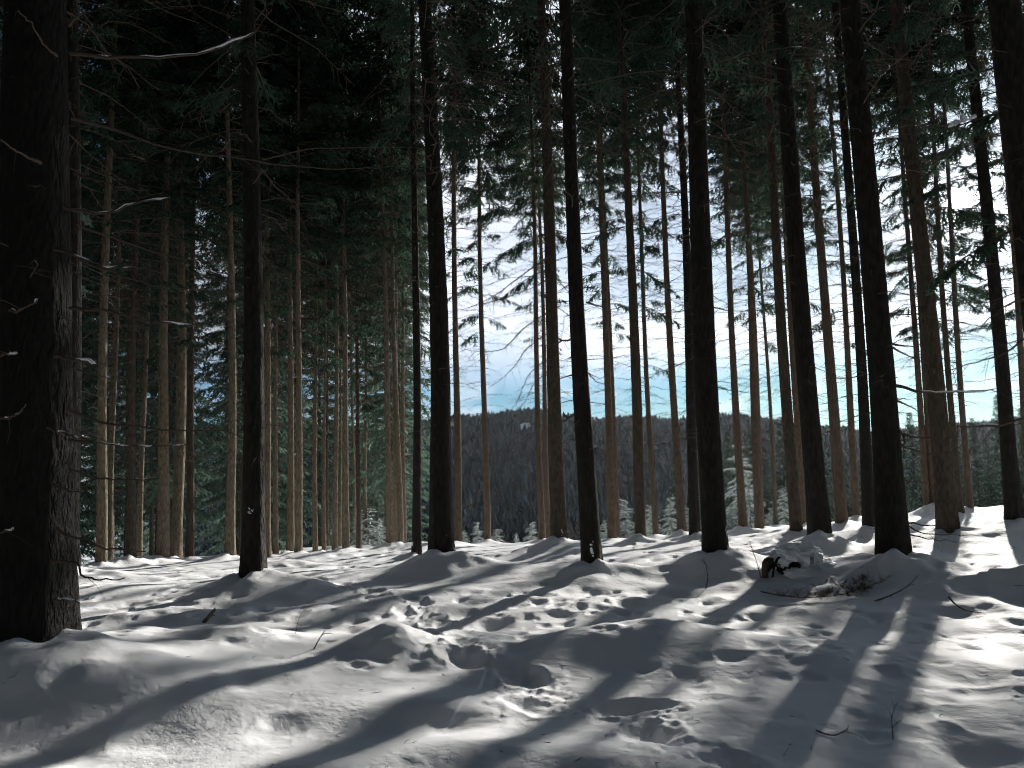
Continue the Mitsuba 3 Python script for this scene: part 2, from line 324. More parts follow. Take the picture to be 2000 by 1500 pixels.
# ---------------------------------------------------------------- spruce crowns, dead branches (shared by the trees as instances)
def needles(mesh, p, d, side, l, w, g, sprigs=3):
    """flat needle shoots: a kite along d with side sprigs; p, d, side (n,3); l, w (n,)"""
    n = len(p)
    if not n: return
    nrm = np.cross(d, side)
    l1, w1 = l[:, None], w[:, None]
    v = np.stack([p, p + d * l1 * .45 + side * w1 * .5, p + d * l1, p + d * l1 * .45 - side * w1 * .5], 1)
    i = np.arange(n)[:, None] * 4
    mesh.add(v.reshape(-1, 3), np.concatenate([i + [0, 1, 2], i + [0, 2, 3]]))
    for s in np.linspace(.22, .85, sprigs):
        for sg in (-1, 1):
            q = p + d * l1 * s
            e = d * .75 + side * sg * (.7 + .3 * g.random((n, 1))) + nrm * g.normal(0, .25, (n, 1))
            e /= np.linalg.norm(e, axis=1, keepdims=True)
            ll = l1 * (.5 - .3 * s) * g.uniform(.7, 1.3, (n, 1))
            o = np.cross(e, nrm) * w1 * .38
            v = np.stack([q - o, q + e * ll, q + o], 1)
            mesh.add(v.reshape(-1, 3), np.arange(n * 3).reshape(-1, 3))

def live_branch(leaf, wood, z, az, L, lift, droop, g, spacing=.11, hang=.6, twig=.42, w=.05, sprigs=3, t0=.12, wr=.018):
    t = np.linspace(0, 1, 8)
    r = L * t
    zz = z + L * (lift * t - droop * t ** 2 + .22 * droop * t ** 4)
    wob = g.normal(0, .03, 2)
    path = np.stack([r * math.cos(az) + wob[0] * L * np.sin(t * 4) * -math.sin(az), r * math.sin(az) + wob[0] * L * np.sin(t * 4) * math.cos(az), zz], 1)
    if wood is not None:
        wood.add(*tube(path, wr * (1 - .85 * t), 3, closed=False))
    n = max(4, int(L * (1 - t0) / spacing))
    tt = np.repeat(np.linspace(t0, 1, n), 2) + g.normal(0, .012, n * 2)
    tt = np.clip(tt, 0, 1)
    sg = np.tile([1, -1], n)
    p = np.stack([np.interp(tt, t, path[:, k]) for k in range(3)], 1)
    tan = np.stack([np.interp(tt, t, np.gradient(path[:, k], t)) for k in range(3)], 1); tan /= np.linalg.norm(tan, axis=1, keepdims=True)
    lat = np.cross(tan, V3(0, 0, 1)); lat /= np.linalg.norm(lat, axis=1, keepdims=True) + 1e-9
    hg = hang * g.uniform(.4, 1.5, (len(tt), 1))
    d = tan * .55 + lat * sg[:, None] * .75 - V3(0, 0, 1) * hg + g.normal(0, .13, (len(tt), 3))
    d /= np.linalg.norm(d, axis=1, keepdims=True)
    side = np.cross(d, g.normal(0, 1, (len(tt), 3)) * .6 + V3(0, 0, 1)); side /= np.linalg.norm(side, axis=1, keepdims=True) + 1e-9
    prof = np.sin(np.pi * np.clip(tt * .9 + .18, 0, 1)) ** .6
    l = twig * (.45 + .55 * prof) * g.uniform(.6, 1.35, len(tt)) * min(1, .45 + L / 3.2)
    keep = g.random(len(tt)) > .1
    needles(leaf, p[keep], d[keep], side[keep], l[keep], w * g.uniform(.7, 1.3, len(tt))[keep], g, sprigs)
    return path

def dead_branch(wood, z, az, L, lift, droop, g, r0=.011, twigs=6, sides=3):
    t = np.linspace(0, 1, 6)
    kink = np.cumsum(g.normal(0, .035, (6, 2)), 0) * L
    path = np.stack([L * t * math.cos(az) - kink[:, 0] * math.sin(az), L * t * math.sin(az) + kink[:, 0] * math.cos(az), z + L * (lift * t - droop * t * t) + kink[:, 1] * .6], 1)
    wood.add(*tube(path, r0 * (1 - .8 * t) + .0012, sides, closed=False))
    for _ in range(twigs):
        s = g.uniform(.25, .95); q = np.array([np.interp(s, t, path[:, k]) for k in range(3)])
        a2 = az + g.choice([-1, 1]) * g.uniform(.4, 1.1); l = L * g.uniform(.12, .38) * (1.15 - s * .6)
        e = V3(math.cos(a2), math.sin(a2), g.uniform(-.55, .12)); e /= np.linalg.norm(e)
        m = q + e * l * .5 + V3(0, 0, -.04 * l) + g.normal(0, .02, 3)
        wood.add(*tube([q, m, q + e * l + V3(0, 0, -.12 * l)], [r0 * .38, r0 * .28, .001], 3, closed=False))

def tall_crown(seed, base=12.0, top=27.0, R=2.5, full=8):
    g = np.random.default_rng(seed); leaf, wood = Mesh(), Mesh()
    z = base - 5.2
    while z < top - .3:
        u = (z - base) / (top - base)
        if u < 0:
            k, Lm = g.choice([0, 0, 0, 1, 1, 2]) if u < -.12 else g.choice([1, 1, 2, 3]), R * g.uniform(.5, .9)
        else:
            k = 4 if u < .08 else full
            Lm = R * min(1, .8 + u * 1.4) * (1 - u) ** .62 + .12
        a0 = g.uniform(0, 6.28)
        low = u < .42
        for j in range(k):
            L = Lm * g.uniform(.65, 1.12)
            live_branch(leaf, wood, z + g.normal(0, .1), a0 + j * 6.28 / max(k, 1) + g.normal(0, .3), L, g.uniform(-.02, .25) + .35 * max(u, 0), g.uniform(.3, .6) * (1 - .5 * max(u, 0)), g,
                        spacing=.085 if low else .15, hang=1.0, twig=.55 if low else .6, w=.058 if low else .11, sprigs=3 if low else 2, t0=.28 if u < .4 else .1)
        z += (g.uniform(.3, .48) if u > .12 else g.uniform(.42, .6)) if u > .0 else g.uniform(.45, .75)
    return leaf, wood

def dead_set(seed, lo=2.0, hi=12.6):
    g = np.random.default_rng(seed); wood = Mesh()
    z = lo
    while z < hi:
        u = (z - lo) / (hi - lo)
        a0 = g.uniform(0, 6.28); k = int(g.integers(2, 5)) + int(u > .4)
        for j in range(k):
            stub = g.random() > .30 + .62 * u
            L = g.uniform(.2, .42) if stub else g.uniform(.5, 1.2 + 1.5 * u)
            dead_branch(wood, z + g.normal(0, .06), a0 + j * 6.28 / k + g.normal(0, .35), L, g.uniform(-.15, .2), g.uniform(.05, .4), g, r0=.012 if stub else .005 + .0026 * L, twigs=0 if stub else int(2 + 4 * L))
        z += g.uniform(.24, .42)
    return wood

NCROWN, LOWC = 5, 3
for k in range(NCROWN + LOWC):
    leaf, wood = tall_crown(100 + k, base=(13.4, 14.2, 12.8, 14.8, 13.8, 12.4, 13.2, 11.8)[k], R=(2.3, 2.0, 2.5, 2.1, 1.9, 2.3, 2.1, 2.5)[k], full=8 if k < NCROWN else 6)
    group_of(f'crown_shape_{k}', mikit.ply(leaf.get(), 'mat_needles'))
    group_of(f'limb_shape_{k}', mikit.ply(wood.get(), 'mat_twig'))
for k in range(4):
    group_of(f'dead_shape_{k}', mikit.ply(dead_set(200 + k).get(), 'mat_twig'))

# ---------------------------------------------------------------- trunks
def trunk_mesh(Db, Dt, zt, H, lean, seed, sides, rings, top=None):
    g = np.random.default_rng(seed)
    top = top or H
    r0 = .95 * Dt / 2 / (1 - zt / H) ** .85
    flare = max(.02, Db / 2 - r0)
    zz = np.r_[-.6, np.geomspace(.02, top + .3, rings) - .02 + .0]
    th = np.arange(sides) / sides * 2 * np.pi
    r = r0 * np.clip(1 - zz / H, .01, 1) ** .85 + flare * (.55 * np.exp(-np.maximum(zz, 0) / .45) + .45 * np.exp(-np.maximum(zz, 0) / 1.7))
    lob = 1 + (.17 * np.exp(-np.maximum(zz, 0) / .5))[:, None] * np.cos(int(g.integers(4, 6)) * th + g.uniform(0, 6))[None] + .025 * np.cos(2 * th[None] + zz[:, None] * .7 + g.uniform(0, 6))
    nz = meshkit.fbm(np.stack(np.broadcast_arrays(np.cos(th)[None] * 3 + seed, np.sin(th)[None] * 3, zz[:, None] * 1.6), -1), 3, seed % 97) - .5
    rr = r[:, None] * lob * (1 + .09 * nz)
    ph = g.uniform(0, 6, 2); am = g.uniform(.02, .07)
    cx = lean * zz + am * (np.sin(zz * .33 + ph[0]) - math.sin(ph[0])) * np.clip(zz / 3, 0, 1); cy = am * (np.sin(zz * .29 + ph[1]) - math.sin(ph[1])) * np.clip(zz / 3, 0, 1)
    v = np.stack([cx[:, None] + rr * np.cos(th), cy[:, None] + rr * np.sin(th), np.broadcast_to(zz[:, None], rr.shape)], -1).reshape(-1, 3)
    k = len(zz); i = np.arange(k - 1)[:, None] * sides; j = np.arange(sides)[None]; j2 = (j + 1) % sides
    f = np.concatenate([np.stack([i + j, i + j2, i + sides + j2], -1).reshape(-1, 3), np.stack([i + j, i + sides + j2, i + sides + j], -1).reshape(-1, 3)])
    return v, f

def spruce(name, x, y, z, Db, Dt, zt, lean, bark, seed, label, group=None, H=None, near=False, yaw=None, crown=None, dead=True):
    g = np.random.default_rng(seed)
    key = numbered(name)
    H = H or g.uniform(26, 29)
    sides, rings = (40, 70) if near else (14, 26)
    v, f = trunk_mesh(Db, Dt, zt, H, lean, seed, sides, rings)
    part(key, 'trunk', mikit.ply((v + V3(x, y, z), f), 'mat_bark_' + bark, smooth=True))
    k = int(g.integers(0, NCROWN)) if crown is None else crown
    yaw = g.uniform(0, 360) if yaw is None else yaw
    s = H / 27.4
    m = T().translate([x, y, z]).rotate([0, 1, 0], math.degrees(lean)).rotate([0, 0, 1], yaw).scale([s, s, s])
    part(key, 'crown', inst(f'crown_shape_{k}', m))
    part(key, 'limbs', inst(f'limb_shape_{k}', m), kind='stuff')
    if dead:
        part(key, 'dead_branches', inst(f'dead_shape_{int(g.integers(0, 4))}', m), kind='stuff')
    tag(key, label, 'tree', group)
    return key, H

TREE = {}
for i, (code, x, y, z, Db, Dt, zt, lean) in enumerate(STAND):
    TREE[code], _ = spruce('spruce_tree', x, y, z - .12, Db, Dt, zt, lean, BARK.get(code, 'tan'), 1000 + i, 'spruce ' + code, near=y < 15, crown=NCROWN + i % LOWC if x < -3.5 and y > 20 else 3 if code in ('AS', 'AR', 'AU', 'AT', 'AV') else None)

# ---------------------------------------------------------------- forest edge behind the trunks
def edge_crown(seed, H=22.0, base=1.6, R=3.0, snow=0, spacing=.17, whorl=.42, twig=.55, w=.10, vary=.0):
    g = np.random.default_rng(seed); leaf, wood, white = Mesh(), Mesh(), Mesh()
    z = base
    while z < H - .25:
        u = (z - base) / (H - base)
        Lm = R * (1 - u) ** .8 * min(1, .75 + 2 * u) + .1
        k = int(g.integers(4, 7)) if u < .7 else 5
        a0 = g.uniform(0, 6.28)
        for j in range(k):
            L = Lm * g.uniform(.6 - .3 * vary, 1.15 + .3 * vary)
            if vary and g.random() < .12: continue
            n0 = len(leaf.v)
            path = live_branch(leaf, wood, z + g.normal(0, .08), a0 + j * 6.28 / k + g.normal(0, .25), L, .05 + .4 * u + vary * g.normal(0, .25), (.55 + .3 * vary) * (1 - .6 * u), g, spacing=spacing, hang=.5, twig=twig, w=w, sprigs=2, t0=.1, wr=.02 * min(1, R / 2))
            if snow:
                kite = leaf.v[n0].reshape(-1, 4, 3); sel = g.random(len(kite)) < snow
                kk = kite[sel] + V3(0, 0, .012 + .01 * R)
                c = kk.mean(1, keepdims=True); kk = c + (kk - c) * g.uniform(.6, 1.25, (len(kk), 1, 1)); kk[:, :, 2] += g.normal(0, .01, (len(kk), 4))
                i = np.arange(len(kk))[:, None] * 4
                white.add(kk.reshape(-1, 3), np.concatenate([i + [0, 1, 2], i + [0, 2, 3]]))
                if snow < .3: continue
                rad = (.014 + .010 * R) * np.interp(np.linspace(0, 1, 8), [0, .2, .8, 1], [.2, .8, 1, .4])
                white.add(*tube(path + V3(0, 0, .02), rad, 4, closed=False))
        z += whorl * g.uniform(.8, 1.2) * (1 - .35 * u)
    zt = np.linspace(-.5, H, 20)
    tm = tube(np.stack([zt * 0, zt * 0, zt], 1), np.maximum(.0075 * H * (1 - zt / H), .012), 9)
    return leaf, wood, white, tm

EDGE = [(22.0, 3.0, 1.4), (22.0, 2.6, 3.2), (22.0, 3.3, 5.5)]
for k, (H, R, base) in enumerate(EDGE):
    leaf, wood, _, tm = edge_crown(300 + k, H, base, R, whorl=.6, spacing=.14, twig=.62, w=.09)
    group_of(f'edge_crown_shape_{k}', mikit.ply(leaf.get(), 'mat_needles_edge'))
    group_of(f'edge_limb_shape_{k}', mikit.ply(wood.get(), 'mat_twig'))
    group_of(f'edge_trunk_shape_{k}', mikit.ply(tm, 'mat_bark_mid', smooth=True))
for k in range(2):
    leaf, wood, white, tm = edge_crown(320 + k, 18.0, .8, 2.6, snow=.08)
    group_of(f'frost_crown_shape_{k}', mikit.ply(leaf.get(), 'mat_needles'))
    group_of(f'frost_limb_shape_{k}', mikit.ply(wood.get(), 'mat_twig'))
    group_of(f'frost_trunk_shape_{k}', mikit.ply(tm, 'mat_bark_mid', smooth=True))
    group_of(f'frost_snow_shape_{k}', mikit.ply(white.get(), 'mat_snow_cap'))
for k in range(3):
    leaf, wood, white, tm = edge_crown(340 + k, 3.0, .12, (1.25, 1.05, 1.4)[k], snow=.42, spacing=.055, whorl=.2, twig=.24, w=.04, vary=.55)
    group_of(f'young_crown_shape_{k}', mikit.ply(leaf.get(), 'mat_needles_edge'))
    group_of(f'young_snow_shape_{k}', mikit.ply(white.get(), 'mat_snow_cap'))
    group_of(f'young_trunk_shape_{k}', mikit.ply(tm, 'mat_bark_mid', smooth=True))

def placed(name, parts, x, y, z, s, yaw, label, cat, group, wide=1.0):
    key = numbered(name)
    m = T().translate([x, y, z]).rotate([0, 0, 1], yaw).scale([s * wide, s * wide, s])
    for pn, gr in parts:
        part(key, pn, inst(gr, m), **({'kind': 'stuff'} if pn in ('snow', 'limbs') else {}))
    tag(key, label, cat, group)
    return key

g = np.random.default_rng(77)
TAKEN = [(r[1], r[2]) for r in STAND]
def scatter(n, box, dmin, ok, tries=6000):
    out = []
    for _ in range(tries):
        if len(out) >= n: break
        x, y = g.uniform(box[0], box[1]), g.uniform(box[2], box[3])
        if not ok(x, y): continue
        if all((x - a) ** 2 + (y - b) ** 2 > dmin ** 2 for a, b in TAKEN):
            TAKEN.append((x, y)); out.append((x, y))
    return out
EDGE_SPOTS = scatter(34, (-42, -2, 33, 62), 3.9, lambda x, y: -.70 * y < x < -.135 * y and not (y < 40 and x > -.5 * y + 2 and g.random() < .55))
def macro1(x, y): return float(macro(np.array([x]), np.array([y]))[0])
for i, (x, y) in enumerate(EDGE_SPOTS):
    k = int(g.integers(0, 3)); s = g.uniform(20, 27) / 22
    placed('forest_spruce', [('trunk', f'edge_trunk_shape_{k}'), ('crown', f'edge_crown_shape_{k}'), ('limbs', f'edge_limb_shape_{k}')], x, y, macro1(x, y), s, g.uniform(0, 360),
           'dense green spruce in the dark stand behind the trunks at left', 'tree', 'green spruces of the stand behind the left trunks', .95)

RIGHT_TOPS = [(12.5, 58.0, 0.81, 'dark frosted spruce low behind the brown trunk left of the thick black one'), (12.0, 66.0, -0.98, 'low dark frosted spruce top right of the trunk on the snow cone'), (15.2, 62.0, -0.37, 'dark frosted spruce partly behind the thick black trunk'), (25.8, 88.0, 4.03, 'tall distant frosted spruce just right of the thick black trunk'), (23.5, 72.0, 3.83, 'dark frosted spruce rising behind the first two trunks right of the black one'), (21.9, 64.0, 1.94, 'dark frosted spruce behind the merging pair of trunks'), (28.6, 78.0, 5.03, 'highest dark frosted spruce left of the trunk behind the stump'), (25.3, 66.0, 2.71, 'dark frosted spruce right behind the trunk that rises over the stump'), (29.4, 70.0, 3.09, 'dark frosted spruce hidden mostly by the trunk right of the stump'), (28.6, 64.0, 2.20, 'dark frosted spruce between the two brown trunks right of the stump'), (33.8, 70.0, 3.66, 'dark frosted spruce behind the trunk left of the thickest right-hand one'), (31.4, 62.0, 2.43, 'dark frosted spruce mostly covered by the thickest right-hand trunk'), (38.1, 70.0, 4.77, 'pointed frosted spruce just right of the thickest right-hand trunk'), (33.6, 60.0, 2.82, 'dark frosted spruce behind the slim reddish trunk at right'), (42.0, 72.0, 3.62, 'dark frosted spruce covered by the stout reddish trunk'), (38.6, 64.0, 4.53, 'tall dark frosted spruce between stout reddish trunk and grey trunk'), (41.6, 66.0, 3.88, 'dark frosted spruce right of the pale brown trunk under the sun'), (37.5, 58.0, 2.15, 'shorter dark frosted spruce left of the far right dark trunk'), (41.3, 62.0, 5.65, 'tallest frosted spruce, showing left of the far right dark trunk'), (40.4, 58.0, 4.31, 'dark frosted spruce at the right edge of the view'), (44.0, 60.0, 5.83, 'frosted spruce just outside the right edge of view'), (33.4, 55.0, 1.03, 'low dark frosted spruce between the grey and the pale brown trunk')]
YOUNG_TOPS = [(-2.6, 37.0, -2.06, 0, 'little snowy spruce close right of the brown trunk beside the very thick one'), (-1.9, 36.0, -1.56, 0, 'bushy bright snowy young spruce left of the lone thin trunk'), (-1.0, 39.0, -2.17, 1, 'snowy young spruce just right of the lone thin trunk'), (0.0, 40.0, -2.57, 2, 'tiny narrow snowy spruce alone between lone trunk and droopy spruce'), (0.8, 37.0, -1.72, 1, 'spreading snowy young spruce left of the thin reddish pair'), (1.6, 40.0, -2.01, 1, 'snowy young spruce hidden behind the thin reddish pair'), (4.7, 39.0, -1.93, 0, 'snowy young spruce left of the touching pair of trunks'), (5.5, 37.0, -0.68, 0, 'tall snowy young spruce right of the touching pair of trunks'), (6.3, 37.0, -1.42, 1, 'snowy young spruce behind the trunk on the snow cone'), (7.3, 40.0, -1.26, 0, 'snowy young spruce between the snow cone trunk and its slim neighbour'), (7.8, 37.0, -0.64, 0, 'snowy young spruce left of the brown trunk beside the black one'), (8.5, 36.0, -1.03, 1, 'snowy young spruce between brown trunk and shaded trunk'), (12.3, 40.0, 1.91, 3, 'tall green sunlit spruce with snowy tips right of the thick black trunk'), (12.1, 38.0, 0.18, 1, 'snowy bough tipped young spruce right of the tall green one'), (10.8, 37.0, -1.16, 1, 'small snowy spruce at the foot of the tall green one'), (13.9, 38.0, -0.39, 0, 'bright snowy young spruce left of the trunk behind the stump'), (12.8, 37.0, -1.34, 1, 'low snowy young spruce beside the thin orange brown trunk'), (-8.4, 42.0, -0.97, 0, 'snow flecked young spruce in the gap before the left green spruces'), (-7.4, 40.0, -1.60, 1, 'low snowy young spruce left of the left tan trunk'), (-8.8, 41.0, -1.65, 1, 'low snowy young spruce beside the pencil thin trunk')]

for i, (x, y, zt, text) in enumerate(RIGHT_TOPS):
    k = i % 2; z = macro1(x, y); s = (zt - z) / 18
    placed('frosted_spruce', [('trunk', f'frost_trunk_shape_{k}'), ('crown', f'frost_crown_shape_{k}'), ('limbs', f'frost_limb_shape_{k}'), ('snow', f'frost_snow_shape_{k}')], x, y, z, s, g.uniform(0, 360),
           text, 'tree', 'dark frosted spruces beyond the right-hand trunks', g.uniform(.85, 1.1))
for i, (x, y, zt, kind, text) in enumerate(YOUNG_TOPS):
    k = i % 3; z = macro1(x, y) - .1; s = max(.25, (zt - z) / 3)
    placed('young_spruce', [('trunk', f'young_trunk_shape_{k}'), ('crown', f'young_crown_shape_{k}'), ('snow', f'young_snow_shape_{k}')], x, y, z, s, g.uniform(0, 360),
           text, 'tree', 'young snowy spruces along the brink', (1.0, 1.15, .6, .75)[kind])

# slender trunks deep in the left stand
for i, (x, y) in enumerate(scatter(18, (-34, -5, 29, 50), 1.9, lambda x, y: -.68 * y < x < -.15 * y)):
    d = g.uniform(.2, .3)
    spruce('spruce_tree', x, y, macro1(x, y) - .1, d * 1.15, d * .8, 8, g.normal(0, .008), 'mid' if i % 3 else 'tan', 3000 + i, 'slender straight spruce trunk deep in the stand at left', 'slender far trunks of the left stand', crown=NCROWN + i % LOWC)

# the rest of the stand, beside and behind the camera
SUR = scatter(150, (-34, 30, -34, 22), 3.4, lambda x, y: (abs(x) > .78 * y + 2.5 or y < -1.5) and not (y > -1 and 0 < x < 6.6 + .8 * y) and math.hypot(x, y) > 2.6) + [(-6.4, 7.4), (-8.6, 9.6), (-12.3, 14.8), (-14.5, 18.5), (-10.4, 12.2), (-17, 23), (-6.6, 5.0)]
for k in range(NCROWN):
    v, f = trunk_mesh(.42, .3, 6, 27.4, 0, 900 + k, 10, 16)
    group_of(f'stand_trunk_shape_{k}', mikit.ply((v, f), 'mat_bark_mid', smooth=True))
for i, (x, y) in enumerate(SUR):
    k = int(g.integers(0, NCROWN)); s = g.uniform(.92, 1.06)
    m = T().translate([x, y, macro1(x, y)]).rotate([0, 0, 1], g.uniform(0, 360)).scale([s, s, s])
    e = i % 3; dense = (y < -3 or abs(x) > 12) and g.random() < .7
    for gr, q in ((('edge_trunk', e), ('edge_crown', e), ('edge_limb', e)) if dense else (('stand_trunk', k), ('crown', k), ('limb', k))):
        n_ = used.get('sur', 0) + 1; used['sur'] = n_
        scene[f'surrounding_forest__{n_:03d}'] = inst(f'{gr}_shape_{q}', m)
tag('surrounding_forest', 'tall dark spruce forest around the clearing edge', 'forest', kind='stuff')

# ---------------------------------------------------------------- wooded hillside across the valley
g = np.random.default_rng(31)
def far_tree(kind, g):
    m = Mesh(); tiers = 6 if kind == 0 else 4
    for k in range(tiers):
        u = k / tiers
        z0, z1 = .06 + u * .86, min(1.0, .06 + (u + .38) * .86) if k < tiers - 1 else 1.0
        r = (.17 if kind == 0 else .15) * (1 - u) ** .9 + .015
        n = 8
        th = np.arange(n) / n * 6.283 + g.uniform(0, 6)
        rr = r * g.uniform(.75, 1.2, n)
        ring = np.stack([rr * np.cos(th), rr * np.sin(th), z0 - .05 * g.random(n)], 1)
        th2 = th + 6.283 / n / 2
        ring2 = np.stack([rr * .8 * np.cos(th2), rr * .8 * np.sin(th2), z0 + .05 + .04 * g.random(n)], 1)
        v = np.vstack([ring, ring2, [[0, 0, z1]]])
        j = np.arange(n); j2 = (j + 1) % n
        f = np.concatenate([np.stack([j, np.full(n, 2 * n), n + j], -1), np.stack([n + j, np.full(n, 2 * n), j2], -1)])
        m.add(v, f)
    return m.get()
protos = [far_tree(0, g) for _ in range(5)] + [far_tree(1, g) for _ in range(2)]
pts = []
yy = 400.0
while yy < 1150:
    step = 4.8 + yy * .0014
    xs = np.arange(-.45 * yy, .80 * yy, step)
    pts.append(np.stack([xs + g.uniform(-.45, .45, len(xs)) * step, yy + g.uniform(-.45, .45, len(xs)) * step * 1.2], 1)); yy += step * 1.15
pts = np.vstack(pts)
n1 = meshkit.fbm(np.c_[pts / 70., 0 * pts[:, 0]], 3, 3); n2 = meshkit.fbm(np.c_[pts / 38., 0 * pts[:, 0] + 5], 2, 6)
keep = g.random(len(pts)) < .96
for cx, cy, rx, ry in ((16, 965, 11, 90), (-4, 985, 6, 60), (88, 900, 8, 70), (250, 900, 9, 80)):
    keep &= ((pts[:, 0] - cx) / rx) ** 2 + ((pts[:, 1] - cy) / ry) ** 2 > 1
pts, n1, n2 = pts[keep], n1[keep], n2[keep]
zz = macro(pts[:, 0], pts[:, 1])
fv, ff, fc, cnt = [], [], [], 0
larch = (n2 > .64) & (g.random(len(pts)) < .5)
for kind in range(7):
    sel = np.nonzero((larch & (np.arange(len(pts)) % 2 == kind - 5)) if kind > 4 else (~larch & (np.arange(len(pts)) % 5 == kind)))[0]
    v, f = protos[kind]
    H = g.uniform(10, 20, len(sel)) * (.7 + .6 * n1[sel]); yaw = g.uniform(0, 6.28, len(sel)); wd = H * g.uniform(1.5, 2.2, len(sel))
    cv = np.stack([v[None, :, 0] * np.cos(yaw)[:, None] - v[None, :, 1] * np.sin(yaw)[:, None], v[None, :, 0] * np.sin(yaw)[:, None] + v[None, :, 1] * np.cos(yaw)[:, None]], -1) * wd[:, None, None]
    vv = np.concatenate([cv + pts[sel][:, None, :], (v[None, :, 2] * H[:, None] + zz[sel][:, None] - .4)[..., None]], -1)
    col = np.where(larch[sel][:, None], V3(.06, .047, .042), V3(.010, .022, .026) + (V3(.030, .052, .060) - V3(.010, .022, .026)) * (g.random(len(sel)) ** 2)[:, None]) * g.uniform(.75, 1.25, (len(sel), 1))
    frost = np.tile(np.r_[[0.] * 8 + [1.] * 8 + [.5]], len(v) // 17)[None, :, None]
    frosty = (g.random(len(sel)) ** 1.8 * .16)[:, None, None] * (1 if kind < 5 else .3)
    vc = col[:, None, :] + frost * frosty * V3(.8, .98, 1.15)
    fv.append(vv.reshape(-1, 3)); fc.append(vc.reshape(-1, 3))
    ff.append((f[None] + (np.arange(len(sel)) * len(v))[:, None, None]).reshape(-1, 3) + cnt); cnt += len(sel) * len(v)
scene['far_forest'] = mikit.ply((np.vstack(fv), np.vstack(ff)), 'mat_far_forest', smooth=True, color=np.vstack(fc))
tag('far_forest', 'dark blue green conifer forest covering the hillside across the valley', 'forest', kind='stuff')
print('far trees', len(pts), 'edge', len(EDGE_SPOTS), 'sur', len(SUR))

